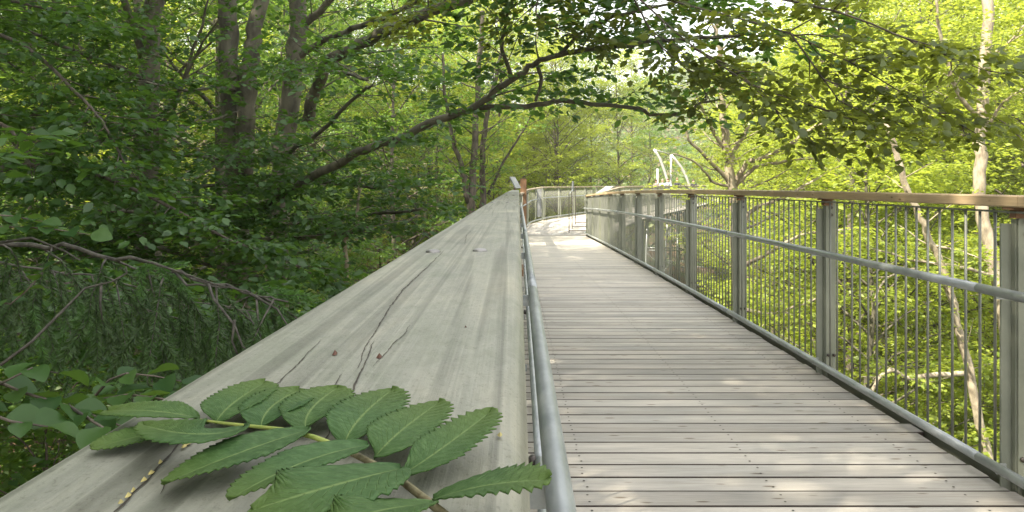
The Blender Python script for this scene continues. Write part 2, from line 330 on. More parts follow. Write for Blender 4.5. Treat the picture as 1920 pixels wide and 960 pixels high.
# ------------------------------------------------------------ railings
def at_s(path, s):
    L = np.concatenate([[0], np.cumsum(np.linalg.norm(np.diff(path, axis=0), axis=1))])
    s = min(max(s, 0), L[-1]); i = min(np.searchsorted(L, s, 'right') - 1, len(path) - 2)
    u = (s - L[i]) / (L[i+1] - L[i]); t_ = path[i+1] - path[i]; return path[i] + t_ * u, t_ / np.linalg.norm(t_)
def plen(path): return float(np.linalg.norm(np.diff(path, axis=0), axis=1).sum())
bar_m = MB().tube([(0, 0, 0), (0, 0, .57), (0, 0, 1.135)], .0062, 8).build('baluster', M['bar'], smooth=True)
bar_mesh = bar_m.data; bpy.data.objects.remove(bar_m)
def railing(label, path, zf, side, post_s, n_single=100, H=1.254, tw=.10, tt=.05, top_mat='brown_wood', tube_r=.0213, cam_s=None,
            top_joints=(), post_off=.05, group=None, seg=10, do_post=True, out_off=.10, detail=True, top=True, th=.845, bar_from=0, dens=.1035, kick_dx=0.0, post_w=.07):
    """path: plan line of the inner tubes (x, y); side: +1 when the outer side lies to the right of the path direction"""
    root = empty('railing', (*path[0], zf(path[0])), label, 'railing', group)
    bpy.context.view_layer.update(); inv = -np.array(root.location)
    path = np.asarray(path, float); L = plen(path)
    def pt(s, off, z):
        p_, t_ = at_s(path, s); n_ = np.array((t_[1], -t_[0])) * side
        q_ = p_ + n_ * off; return np.array((q_[0], q_[1], zf(p_) + z)) + inv
    n = max(2, int(L / 1.2) + 1); S = np.linspace(0, L, n)
    # top rail: boards with a joint at every other post
    if top:
        js = [0] + [j for j in top_joints if 0 < j < L] + [L]
        for a_, b_ in zip(js[:-1], js[1:]):
            m_ = MB(); ss = np.linspace(a_ + .0015, b_ - .0015, max(2, int((b_ - a_) / .9) + 1)); r_ = .006
            sec = [(-tw/2+r_, 0), (-tw/2, r_), (-tw/2, tt-r_), (-tw/2+r_, tt), (tw/2-r_, tt), (tw/2, tt-r_), (tw/2, r_), (tw/2-r_, 0)]
            vv = [pt(s, out_off + u, H - tt + v_) for s in ss for u, v_ in sec]
            ff = [(i*8+j, i*8+(j+1) % 8, (i+1)*8+(j+1) % 8, (i+1)*8+j) for i in range(len(ss)-1) for j in range(8)] + [tuple(range(8)), tuple(range((len(ss)-1)*8, len(ss)*8))[::-1]]
            m_.add(vv, ff).build('top_rail', M[top_mat], root)
    for nm, z in (('handrail', th), ('kick_rail', .10)):
        # tubes in lengths with a narrow sleeve joint
        cuts = [0] + list(np.arange(post_s[0] + .2, L, 3.66)) + [L]
        for a_, b_ in zip(cuts[:-1], cuts[1:]):
            if b_ - a_ < .05: continue
            ss = np.linspace(a_ + .002, b_ - .002, max(2, int((b_ - a_) / .6) + 1))
            h = MB().tube([pt(s, -kick_dx if nm == 'kick_rail' else 0, z) for s in ss], tube_r, 16 if detail else 8).build(nm, M['galv'], root, True)
            if detail and b_ < L: MB().tube([pt(b_ - .02, 0, z), pt(b_ + .02, 0, z)], tube_r * .9, 14).build('sleeve', M['darkbolt'], h, True)
    # posts: a broad plate across the line, an inner flange, brackets, bolts
    for s in post_s:
        if s > L: continue
        p_, t_ = at_s(path, s); n_ = np.array((t_[1], -t_[0], 0)) * 0; nn = np.array((t_[1], -t_[0], 0)) * side; tt3 = np.array((t_[0], t_[1], 0))
        m_ = MB()
        hb = H - tt - .012
        # web plate facing along the path
        pw = post_w
        m_.obox(pt(s, post_off + .05 + pw/2, (hb - .33) / 2), (0, 0, 1), ((hb + .33) / 2, .006, pw/2), up=nn)
        m_.obox(pt(s + .035, post_off + .024, (hb - .39) / 2), (0, 0, 1), ((hb + .27) / 2, .006, .0235), up=nn)
        m_.obox(pt(s + .018, post_off + .047, (hb - .36) / 2), (0, 0, 1), ((hb + .28) / 2, .016, .0025), up=nn)
        po = m_.build('post', M['post'], root)
        if detail:
            soft(po, .0015, 1)
            for z_, off in ((hb - .05, post_off + .085), (hb - .10, post_off + .085), (.13, post_off + .066), (.13, post_off + .104)):
                c = pt(s - .007, off, z_); MB().tube([c, c - tt3 * .010], .0105, 8).build('bolt', M['darkbolt'], po, True)
            cp = MB().obox(pt(s, out_off, H - tt - .006), tt3, (.035, .042, .005)); cp.obox(pt(s, out_off + .01, H - tt - .03), tt3, (.02, .03, .018)); cp.build('cap_plate', M['corten'] if top_mat == 'brown_wood' else M['post'], po)
            for z_ in (th, .10):
                MB().obox(pt(s, (post_off) / 2 + .004, z_ - .012), nn, ((post_off) / 2 - .003, .004, .022)).build('bracket', M['galv'], po)
    if detail:                                    # flat rails the bars are welded to
        for z_ in (.045, H - tt - .022):
            m_ = MB(); ss = np.linspace(0, L, n)
            for a_, b_ in zip(ss[:-1], ss[1:]):
                A, B = pt(a_, out_off - .01, z_), pt(b_, out_off - .01, z_); m_.obox((A + B) / 2, B - A, (np.linalg.norm(B - A) / 2, .015, .004))
            m_.build('flat_bar', M['bar'], root)
    S = [s for s in np.arange(bar_from + .05, L, dens) if min(abs(s - q_) for q_ in post_s) > .045]
    C0 = np.array(cam.location)
    S.sort(key=lambda s: np.linalg.norm(pt(s, out_off, .6) - inv - C0))
    for s in S[:n_single]:
        b_ = bpy.data.objects.new('baluster', bar_mesh); link(b_, root); b_.location = pt(s, out_off - .01, .048); b_.scale = (1, 1, (H - tt - .075) / 1.135)
    if len(S) > n_single:
        m_ = MB()
        for s in S[n_single:]: m_.tube([pt(s, out_off - .01, .048), pt(s, out_off - .01, H - tt - .03)], .0065, 5, cap=False)
        tag(m_.build('baluster', M['bar'], root), kind='stuff')
    return root
# right railing
ysr = np.linspace(-1.2, 22.05, 32); pr = np.array([(xright(v), v) for v in ysr])
def zr(p_): return zdeck(p_[1])
posts_r = [3.07 + 1.2 + 1.88 * k for k in range(-2, 11)]
R_RAIL = railing('nearer right hand railing of thin bars under a brown timber rail', pr, zr, +1, posts_r, top_joints=(4.20, 8.0, 11.7, 15.5, 19.3),
                 cam_s=1.2)
# near left railing: its broad timber rail is the thing under the camera
LH = .075
def zl(p_): return float(-.00035 * max(p_[1] - 4.5, 0) ** 2)
ysl = np.linspace(-1.0, 23.2, 30); pl = np.array([(.060 + .0096 * v, v) for v in ysl])
posts_l = [1.10 + 1.0 + 1.83 * k for k in range(-1, 13) if 1.10 + 1.0 + 1.83 * k > 0]
L_RAIL = railing('left railing with broad grey weathered rail and a rowan leaf lying on it', pl, zl, -1, posts_l, n_single=80, top=False, out_off=.095, post_off=.052, th=.84, H=1.225, bar_from=1.2, kick_dx=.030, post_w=.03)
li = -np.array(L_RAIL.location)
W0, W1 = -.132, .003
def rail_top(ya_, yb_, n_):
    r_ = .011; m_ = MB(); tt = .058
    arc = [(W1 - r_ + r_*math.sin(a), -r_ + r_*math.cos(a)) for a in np.linspace(0, math.pi/2, 7)]
    arc2 = [(W0 + r_ - r_*math.sin(a), -r_ + r_*math.cos(a)) for a in np.linspace(math.pi/2, 0, 7)]
    sec = arc + [(W1, -tt + .004), (W1 - .004, -tt), (W0 + .004, -tt), (W0, -tt + .004)] + arc2
    yy = np.linspace(ya_, yb_, n_); K = len(sec)
    vv = [np.array((u + .0096 * v_, v_, CH - LH + zl((0, v_)) + z_)) + li for v_ in yy for u, z_ in sec]
    ff = [(i*K+j, i*K+(j+1) % K, (i+1)*K+(j+1) % K, (i+1)*K+j) for i in range(n_-1) for j in range(K)] + [tuple(range(K)), tuple(range((n_-1)*K, n_*K))[::-1]]
    return m_.add(vv, ff)
rail_parts = []
for a_, b_ in ((-1.0, 3.62), (3.624, 7.28), (7.284, 12.7), (12.704, 23.1)):
    ob = rail_top(a_, b_, 14).build('top_rail', M['rail_wood'], L_RAIL, True); rail_parts.append(ob)
near_rail = rail_parts[0]
# cracks, bolts, bud scales on the near board
def ribbon(mb_, pts, w_, seed=0, lift=.0004):
    r_ = np.random.default_rng(seed); p_ = np.array([onplane(x, y_, LH) for x, y_ in pts]) + li
    seg = []
    for a_, b_ in zip(p_[:-1], p_[1:]):
        n_ = max(2, int(np.linalg.norm(b_ - a_) / .003)); seg += [a_ + (b_ - a_) * u for u in np.linspace(0, 1, n_, endpoint=False)]
    seg.append(p_[-1]); seg = np.array(seg); n_ = len(seg)
    wob = np.cumsum(r_.normal(0, .00022, n_)); wob -= np.linspace(wob[0], wob[-1], n_); seg[:, 0] += wob
    wd = w_ * np.sin(np.linspace(.08, math.pi - .08, n_)) ** .5 * r_.uniform(.45, 1.25, n_)
    vv = []
    for i in range(n_): vv += [seg[i] + (-wd[i]/2, 0, lift), seg[i] + (wd[i]/2, 0, lift)]
    mb_.add(vv, [(2*i, 2*i+1, 2*i+3, 2*i+2) for i in range(n_-1)])
m_ = MB()
ribbon(m_, [(832, 470), (800, 502), (755, 544), (729, 577), (714, 607), (691, 645), (671, 692)], 0.00096, 1)
ribbon(m_, [(702, 640), (682, 690), (668, 718), (647, 765), (620, 810), (590, 860)], 0.00078, 2)
ribbon(m_, [(642, 702), (629, 726), (606, 762)], 0.00054, 3)
ribbon(m_, [(602, 638), (560, 680), (504, 734), (470, 765)], 0.00054, 4)
ribbon(m_, [(350, 820), (329, 843), (280, 895), (212, 962), (150, 1040)], 0.00078, 5)
ribbon(m_, [(768, 610), (762, 622), (725, 656), (699, 690)], 0.00048, 6)
ribbon(m_, [(883, 432), (876, 445), (872, 460)], 0.00072, 7)
ribbon(m_, [(600, 850), (545, 905), (500, 960), (440, 1040)], 0.00054, 8)
ribbon(m_, [(330, 880), (315, 900), (300, 930)], 0.00042, 9)
m_.build('crack', M['crack'], near_rail)
m_ = MB(); r_ = np.random.default_rng(7)
for px, py, s_ in ((352, 836, 2.2), (345, 842, 1.6), (300, 872, 1.4), (283, 892, 1.8), (270, 905, 1.5), (240, 935, 1.6), (226, 948, 1.3), (250, 925, 1.2), (938, 820, 2.0)):
    c = onplane(px, py, LH) + li; a = np.arange(7) * 2 * math.pi / 7
    pts = np.stack([c[0] + .0004*s_*np.cos(a)*r_.uniform(.6, 1.3, 7), c[1] + .0008*s_*np.sin(a)*r_.uniform(.6, 1.3, 7), np.full(7, c[2] + .0007)], 1)
    m_.add(np.vstack([pts, [c + (0, 0, .0016)]]), [(i, (i+1) % 7, 7) for i in range(7)])
m_.build('seed_husks', M['debris'], near_rail)
for px, py, s_ in ((628, 665, 1.0), (711, 671, 1.0), (873, 614, .5)):
    c = onplane(px, py, LH) + li; a = np.arange(9) * 2 * math.pi / 9
    pts = np.stack([c[0] + .0011*s_*np.cos(a)*r_.uniform(.7, 1.2, 9), c[1] + .0026*s_*np.sin(a)*r_.uniform(.7, 1.2, 9), np.full(9, c[2] + .0003)], 1)
    MB().add(np.vstack([pts, [c + (0, 0, .0022 * s_)]]), [(i, (i+1) % 9, 9) for i in range(9)]).build('bud_scale', M['scale'], near_rail)
def dome(c, r0, h, m_):
    vv = []; K = 18
    for r_, z_ in ((r0, 0), (r0, .0012), (r0*.86, h*.62), (r0*.6, h*.86), (r0*.3, h*.97)):
        vv += [(c[0] + r_*math.cos(a), c[1] + r_*math.sin(a), c[2] + z_) for a in np.arange(K) * 2*math.pi/K]
    vv.append((c[0], c[1], c[2] + h))
    m_.add(vv, [(i*K+j, i*K+(j+1) % K, (i+1)*K+(j+1) % K, (i+1)*K+j) for i in range(4) for j in range(K)] + [(4*K+j, 4*K+(j+1) % K, 5*K) for j in range(K)])
for px, py in ((812, 473), (900, 471), (925, 380.5), (952, 380)):
    c = onplane(px, py, LH) + li; m_ = MB(); dome(c, .0083, .0035, m_); m_.build('bolt_head', M['bolt'], near_rail, True)
for yb in (4.85, 6.7, 8.6):
    for xb in (-.083, -.035):
        m_ = MB(); dome(np.array((xb + .0096*yb, yb, CH - LH + zl((0, yb)))) + li, .0083, .0035, m_); m_.build('bolt_head', M['bolt'], rail_parts[1] if yb < 7.2 else rail_parts[2], True)

# far railings
pf_l = [np.array((.36, 23.3)), np.array((.58, 24.75))] + [far(s, .10)[:2] for s in (.3, 6, 12, 20, 28, 33.2)]
def zf(p_): return zdeck(p_[1])
railing('far left side railing of the walkway beyond the bend', np.array(pf_l), zf, -1, [.05, 1.45, 1.95] + list(np.arange(3.8, 36, 2.0)), n_single=100, top_mat='grey_wood', detail=True, cam_s=0, tube_r=.022)
pf_r = [np.array((xright(22.05), 22.1)), np.array((2.40, 22.35))] + [far(s, WID - .08)[:2] for s in (-.5, 6, 12, 20, 28, 33.2)]
railing('far right side railing seen through the nearer bars beyond the bend', np.array(pf_r), zf, +1, list(np.arange(.6, 36, 2.0)), n_single=60, top_mat='grey_wood', detail=False, tube_r=.022)
a0 = math.atan2(-HD[1], -HD[0]); A = np.linspace(a0 + .45, a0 + 2*math.pi - .45, 26)
pp = np.array([(PLAT[0] + (PR-.1)*math.cos(a), PLAT[1] + (PR-.1)*math.sin(a)) for a in A])
railing('railing round the distant lookout platform where people stand', pp, lambda p_: -.03, +1, list(np.arange(.3, 20, 1.9)), n_single=0, top_mat='grey_wood', detail=False, tube_r=.022)

# perforated steel screen on the far rail, by the bend
def perf_panel(c, wx, h, parent):
    m_ = MB(); nxh, nzh = 5, 36; m_.box((-wx/2, -.003, 0), (-wx/2 + .015, .003, h)); m_.box((wx/2 - .015, -.003, 0), (wx/2, .003, h))
    cw = (wx - .03) / nxh; chh = h / nzh
    for i in range(nxh):
        for j in range(nzh):
            x0 = -wx/2 + .015 + i*cw; z0 = j*chh; 
            if (i + j) % 2: m_.add([(x0, 0, z0), (x0+cw, 0, z0), (x0+cw, 0, z0+chh), (x0, 0, z0+chh)], [(0, 1, 2, 3)]); continue
            hx, hz, q_ = x0 + cw/2, z0 + chh/2, min(cw, chh) * .36
            ang = np.arange(8) * math.pi/4 + math.pi/8
            outer = [(x0, z0), (x0+cw, z0), (x0+cw, z0+chh), (x0, z0+chh)]
            vv = [(u, 0, v_) for u, v_ in outer] + [(hx + q_*math.cos(b), 0, hz + q_*math.sin(b)) for b in ang]
            m_.add(vv, [(0, 1, 4+6, 4+5), (1, 4+7, 4+6), (1, 2, 4+0, 4+7), (2, 4+1, 4+0), (2, 3, 4+2, 4+1), (3, 4+3, 4+2), (3, 0, 4+4, 4+3), (0, 4+5, 4+4)])
    o = m_.build('perforated_sheet', M['panel'], parent, loc=c); return o
root = empty('perforated_screen', tuple(P(1010, 409, 26.0)), 'narrow perforated steel screen between two posts at the bend of the walkway', 'screen')
perf_panel((0.02, 0, .04), .17, 1.02, root)
for xx, nm in ((-.11, 'post'), (.14, 'post')): MB().box((xx - .02, -.03, -.05), (xx + .02, .03, 1.10)).build(nm, M['post'], root)

# ------------------------------------------------------------ brown post and reading desks
root = empty('marker_post', (.385, 24.0, zdeck(24)), 'rust brown square post standing at the end of the left rail', 'post')
soft(MB().box((-.11, -.05, 0), (.10, .05, 1.70)).build('shaft', M['corten'], root), .006)
MB().box((.104, -.035, .75), (.125, .035, 1.18)).build('side_plate', M['panel'], root)
MB().box((-.118, -.058, 1.702), (.108, .058, 1.712)).build('cap', M['darkbolt'], root)
def desk(loc, rot, label, tilt=35, wdt=.6, dep=.42, hgt=1.1):
    root = empty('information_desk', loc, label, 'sign', 'slanted information desks'); root.rotation_euler = (0, 0, R(rot))
    c, s_ = math.cos(R(tilt)), math.sin(R(tilt)); d_ = np.array((0, c, s_)); n_ = np.array((0, -s_, c))
    MB().obox((0, 0, hgt), d_, (dep/2, wdt/2, .018)).build('sloping_board', M['panel'], root)
    MB().obox(np.array((0, 0, hgt)) - n_*.03, d_, (dep/2 - .05, wdt/2 - .06, .010)).build('backing_plate', M['darkbolt'], root)
    MB().box((-.035, -.03, -.02), (.035, .03, hgt - .05)).build('leg', M['corten'], root)
    return root
desk((.10, 23.0, .0), 62, 'slanted pale board tilted over the left rail beside the rust brown post', 58, .36, .42, 1.36)
desk((3.25, 25.9, zdeck(25.9)), -75, 'pale slanted board standing behind the brown right rail at the bend', 33, .7, .7, 1.12)
# row of three dark hanging frames at the bend
fr = empty('frame_stand', (1.85, 23.0, zdeck(23)), 'stand of three thin dark upright frames with a hanging loop at the bend', 'stand')
for k, (fx, fy) in enumerate(((1.83, 23.1), (2.02, 24.2), (2.24, 25.4))):
    z0 = zdeck(fy) - zdeck(23); ox, oy = fx - 1.85, fy - 23.0
    m_ = MB(); m_.box((ox - .012, oy - .012, z0 + .0), (ox + .012, oy + .012, z0 + 1.32)); m_.box((ox - .012, oy - .0121, z0 + .06), (ox + .62, oy + .0121, z0 + .085))
    m_.box((ox + .60, oy - .012, z0), (ox + .624, oy + .012, z0 + .9)); m_.build('upright_frame', M['darkbolt'], fr)
MB().tube([(-.02, .1, 1.24), (.13, .6, 1.36), (.19, 1.2, 1.42)], .014, 8).build('top_bar', M['galv'], fr, True)
MB().obox((.17, .9, 1.50), (0.04, .05, 1), (.17, .02, .035)).build('bell_plate', M['panel'], fr)
a = np.linspace(0, 2*math.pi, 17); MB().tube([(.16 + .045*math.cos(b), .85, 1.22 + .13*math.sin(b)) for b in a], .008, 6, cap=False).build('loop', M['darkbolt'], fr, True)
MB().tube([(.15, .85, 1.09), (.15, .85, .86)], .008, 6).build('striker', M['darkbolt'], fr, True)

# ------------------------------------------------------------ supports under the far walkway, pylon
def tower(c, half, ztop, label, n_=4):
    g0 = float(ground(c[0], c[1])) - .4; root = empty('support_tower', (c[0], c[1], g0), label, 'tower', 'steel towers under the walkway'); H = ztop - g0
    corners = [(-half[0], -half[1]), (half[0], -half[1]), (half[0], half[1]), (-half[0], half[1])]
    def q_(i, z_): k_ = 1 + .25 * (1 - z_ / H); return np.array((corners[i % 4][0]*k_, corners[i % 4][1]*k_, z_))
    for i in range(4): MB().tube([q_(i, 0), q_(i, H)], .075, 10).build('leg', M['galv'], root, True)
    lv = np.linspace(0.02, 1, n_ + 1) * (H - .1)
    for k in range(1, n_ + 1):
        for i in range(4): MB().tube([q_(i, lv[k]), q_(i+1, lv[k])], .04, 6).build('strut', M['galv'], root, True)
        for i in (0, 1, 2, 3): MB().tube([q_(i, lv[k-1]), q_(i+1, lv[k])], .026, 6).build('brace', M['galv'], root, True)
    return root
c = far(9, WID/2); tower(c, (.9, .7), c[2] - .30, 'galvanised support tower under the bend of the far walkway')
c = far(21, WID/2); tower(c, (1.1, .8), c[2] - .30, 'galvanised support tower under the middle of the far walkway')
tower((PLAT[0], PLAT[1]), (1.9, 1.9), -.32, 'galvanised support tower under the distant lookout platform')
g1 = [(.85, 5), (.85, 17.5)]
for (xx, yy), lb in zip(g1, ('steel trestle under the near walkway planks', 'steel trestle under the dip of the walkway')):
    tower((xx + .2, yy), (.8, .6), -.30, lb, 4)
py_ = empty('arched_pylon', (PLAT[0] - .5, PLAT[1] + 4.5, -.1), 'white curved steel pylon rising behind the distant lookout platform', 'pylon')
pi = -np.array(py_.location); D = PLAT[1] + 4.5
def arcp(pts, d, r_, nm, down=-9.5):
    p_ = [P(x, y_, d) for x, y_ in pts]; p_.append(np.array((p_[-1][0], p_[-1][1], down)))
    return MB().tube(np.array(p_) + pi, r_, 10).build(nm, M['white'], py_, True)
arcp([(1226, 280), (1231, 287), (1237, 297), (1245, 318), (1252, 340), (1257, 365)], D, .12, 'arch')
arcp([(1258, 290), (1266, 299), (1277, 313), (1287, 332), (1294, 352), (1298, 372)], D + 2, .12, 'arch')
arcp([(1258, 290), (1258, 320), (1258, 365)], D + 1, .10, 'mast'); arcp([(1233, 316), (1233, 365)], D, .10, 'mast')
MB().tube(np.array([P(1226, 280, D), P(1258, 290, D + 1.5)]) + pi, .05, 8).build('tie_rod', M['white'], py_, True)

# ------------------------------------------------------------ people on the platform
def person(loc, rot, shirt, trousers, hair, label, h=1.72, lean=.12):
    k = h / 1.72
    J = dict(pel=(0, 0, .95), chest=(0, lean*.7, 1.28), neck=(0, lean*1.1, 1.48), hb=(0, lean*1.35, 1.57), head=(0, lean*1.5, 1.66),
             ls=(-.18, lean, 1.42), le=(-.25, lean + .13, 1.18), lw=(-.16, lean + .36, 1.20), lh_=(-.13, lean + .43, 1.21),
             rs=(.18, lean, 1.42), re=(.26, lean + .12, 1.18), rw=(.17, lean + .36, 1.20), rh=(.14, lean + .43, 1.21),
             lhip=(-.1, 0, .9), lk=(-.11, .03, .5), la=(-.11, 0, .09), lt=(-.12, .15, .04), rhip=(.1, 0, .9), rk=(.11, .05, .5), ra=(.12, .02, .09), rt=(.13, .17, .04))
    E = [('pel','chest'),('chest','neck'),('neck','hb'),('hb','head'),('chest','ls'),('ls','le'),('le','lw'),('lw','lh_'),('chest','rs'),('rs','re'),('re','rw'),('rw','rh'),
         ('pel','lhip'),('lhip','lk'),('lk','la'),('la','lt'),('pel','rhip'),('rhip','rk'),('rk','ra'),('ra','rt')]
    RD = dict(pel=.15, chest=.15, neck=.055, hb=.085, head=.095, ls=.06, le=.045, lw=.03, lh_=.035, rs=.06, re=.045, rw=.03, rh=.035, lhip=.09, lk=.06, la=.045, lt=.035, rhip=.09, rk=.06, ra=.045, rt=.035)
    ks = list(J); me = bpy.data.meshes.new('person'); me.from_pydata([tuple(np.array(J[q_]) * k) for q_ in ks], [(ks.index(a_), ks.index(b_)) for a_, b_ in E], [])
    o = bpy.data.objects.new('person', me); link(o); o.location = loc; o.rotation_euler = (0, 0, rot)
    md = o.modifiers.new('skin', 'SKIN'); sv = me.skin_vertices[0].data
    for i, q_ in enumerate(ks): sv[i].radius = (RD[q_]*k, RD[q_]*k); sv[i].use_root = q_ == 'pel'
    md.use_smooth_shade = True; ss = o.modifiers.new('sub', 'SUBSURF'); ss.levels = 1; ss.render_levels = 2
    m, t, out = mat('clothed_person'); p = N(t, 'BsdfPrincipled', i_Roughness=.8); tc = N(t, 'TexCoord'); sp = N(t, 'SeparateXYZ'); t.links.new(tc.outputs['Object'], sp.inputs[0])
    dv = N(t, 'Math', operation='DIVIDE', i_1=1.8 * k); t.links.new(sp.outputs[2], dv.inputs[0])
    r = ramp(t, dv.outputs[0], [(0, (.05, .04, .03)), (.06, trousers), (.53, shirt), (.822, (.55, .36, .27))]); r.color_ramp.interpolation = 'CONSTANT'
    t.links.new(r.outputs[0], p.inputs['Base Color']); t.links.new(p.outputs[0], out.inputs[0]); me.materials.append(m)
    hm = simple('hair', hair, tuple(q_ * 1.4 for q_ in hair), (40, 40, 40), rough=.6, bump=0)
    hv = MB(); c = np.array(J['head']) * k; vv = []; K = 12
    for a_ in np.linspace(.0, 1.75, 6):
        vv += [c + np.array((.100*math.sin(a_)*math.cos(b), .105*math.sin(a_)*math.sin(b) - .012 - .02*a_, .115*math.cos(a_) + .01 - (.05*max(math.sin(b), 0) - .02) * -a_ * .6)) for b in np.arange(K)*2*math.pi/K]
    hv.add(vv, [(i*K+j, i*K+(j+1) % K, (i+1)*K+(j+1) % K, (i+1)*K+j) for i in range(5) for j in range(K)] + [tuple(range(K))]); hv.build('hair', hm, o, True)
    return tag(o, label, 'person')
for px, d, rot, sh, tr, ha, lb in (
    (1228, 56.3, 205, (.62, .5, .45), (.3, .28, .25), (.12, .07, .04), 'person in a pale pink top, leftmost of those leaning on the distant platform rail'),
    (1241, 57.5, 190, (.7, .72, .75), (.12, .14, .2), (.3, .25, .2), 'person in white with pale hair standing behind the distant platform rail'),
    (1252, 56.0, 172, (.35, .42, .55), (.1, .1, .12), (.1, .06, .04), 'person in a light blue top between the two white pylon arches'),
    (1269, 55.6, 178, (.035, .035, .05), (.1, .1, .12), (.16, .07, .04), 'person in a black top with brown hair leaning on the platform rail'),
    (1299, 56.6, 185, (.04, .035, .05), (.2, .2, .22), (.05, .03, .025), 'person in a dark top, rightmost on the distant platform beside the branching tree')):
    person(((px - CX)/F*d, d, -.035), R(rot), sh, tr, ha, lb, 1.66 + random.Random(px).uniform(0, .12))

# ------------------------------------------------------------ small white house on the far hill
hx, hy = P(1292, 296, 300)[0], 300; gz = float(ground(hx, hy))
hs = empty('white_house', (hx, hy, 6.0), 'small white flat building with dark windows on the far wooded hill', 'building')
MB().box((-4.5, -3, -8), (4.2, 3, 4.6)).build('wall', M['white'], hs)
MB().prism([(-5, -3.6, 4.62), (4.7, -3.6, 4.62), (4.7, 3.6, 4.62), (-5, 3.6, 4.62)], (0, 0, .45)).build('roof', M['beam'], hs)
for i in range(5):
    f_ = MB().box((-3.9 + i*1.65, -3.06, 2.2), (-2.9 + i*1.65, -3.003, 3.6)).build('window', M['darkbolt'], hs)

# ------------------------------------------------------------ foliage
def unit(v): return v / (np.linalg.norm(v, axis=-1, keepdims=True) + 1e-9)
LEAF6 = (np.array([(0, 0), (.28, .30), (.62, .30), (1, 0), (.62, -.30), (.28, -.30)]), np.array([(0, 3, 2, 1), (0, 5, 4, 3)]))
LEAF4 = (np.array([(0, 0), (.45, .33), (1, 0), (.45, -.33)]), np.array([(0, 3, 2, 1)]))
def leaf_arrays(pos, dr, nrm, L, tpl, rng, fold=.18, wid=1.0):
    T, Fc = tpl; n = len(pos); dr = unit(dr); sd_ = unit(np.cross(nrm, dr)); nr = np.cross(dr, sd_); K = len(T)
    V = pos[:, None, :] + (L[:, None] * T[None, :, 0])[..., None] * dr[:, None, :] + (L[:, None] * T[None, :, 1] * wid)[..., None] * sd_[:, None, :]
    V = V + (L[:, None] * np.abs(T[None, :, 1]) * fold)[..., None] * nr[:, None, :] - (L[:, None] * T[None, :, 0]**2 * .12)[..., None] * np.array((0, 0, 1.))
    Q = (np.arange(n)[:, None, None] * K + Fc[None]).reshape(-1, 4)
    return V.reshape(-1, 3), Q
class Leaves:
    def __init__(s): s.V = []; s.Q = []; s.n = 0
    def add(s, V, Q): s.V.append(V); s.Q.append(Q + s.n); s.n += len(V)
    def mesh(s, name, m): return np_mesh(name, np.vstack(s.V), np.vstack(s.Q), m)
def sprays(lv, c, d, size, nl, ls, rng, tpl=LEAF4, flat=.42, droop=.12, wid=1.0):
    """flat leafy sprays: c (N,3) foot of each spray, d (N,3) its direction"""
    n = len(c); size = np.broadcast_to(size, (n,)); up = np.array((0, 0, 1.))
    d = unit(d * np.array((1, 1, .55))); sd_ = unit(np.cross(d, up)); 
    u = rng.random((n, nl)) ** .75; v = (rng.random((n, nl)) - .5) * (1.05 - .65 * u) * 1.0
    pos = c[:, None] + d[:, None] * (u * size[:, None])[..., None] + sd_[:, None] * (v * size[:, None])[..., None]
    pos[..., 2] += rng.normal(0, .05, (n, nl)) * size[:, None] - droop * (u**2) * size[:, None] - .25 * v**2 * size[:, None]
    dr = d[:, None] * (.65 + .3 * rng.random((n, nl, 1))) + sd_[:, None] * (np.sign(v) * .75)[..., None] + rng.normal(0, .25, (n, nl, 3)); dr[..., 2] -= .15
    nr = up + rng.normal(0, flat, (n, nl, 3))
    L = ls * rng.uniform(.5, 1.3, n * nl)
    lv.add(*leaf_arrays(pos.reshape(-1, 3), dr.reshape(-1, 3), nr.reshape(-1, 3), L, tpl, rng, wid=wid))
def wob(a, b, n, amp, rng, sag=0.0):
    t_ = np.linspace(0, 1, n)[:, None]; p = a + (b - a) * t_; w_ = rng.normal(0, amp, (n, 3)); w_[0] = 0; w_ = np.cumsum(w_, 0) * .6
    p = p + w_; p[:, 2] += sag * np.sin(t_[:, 0] * math.pi); return p
def grow_twigs(limb, r_base, mb_, rng, n, ln, out, up=.1, radial=None, start=.25):
    """side twigs off a limb; their sprays' feet and directions go into out"""
    L = len(limb); 
    for k in range(n):
        f_ = start + (1 - start) * (k + rng.random()) / n; i = f_ * (L - 1); i0 = min(int(i), L - 2); p = limb[i0] + (limb[i0+1] - limb[i0]) * (i - i0)
        t_ = unit(limb[i0+1] - limb[i0]); sd_ = unit(np.cross(t_, (0, 0, 1.))) * (1 if k % 2 else -1)
        d = unit(t_ * rng.uniform(.3, .9) + sd_ * rng.uniform(.5, 1) + np.array((0, 0, rng.uniform(-.15, .35) + up)))
        l_ = ln * rng.uniform(.6, 1.2) * (1.15 - .55 * f_)
        tw = wob(p, p + d * l_, 4, l_ * .05, rng); 
        if mb_ is not None: mb_.tube(tw, np.linspace(r_base * .35, r_base * .1, 4), 4, cap=False)
        for g_ in (.35, .7, 1.0):
            q_ = tw[0] + (tw[-1] - tw[0]) * g_; out.append((q_, d + rng.normal(0, .35, 3)))
            if g_ < 1: out.append((q_, d * .5 + unit(np.cross(d, (0, 0, 1.))) * rng.choice((-1, 1)) + rng.normal(0, .2, 3)))
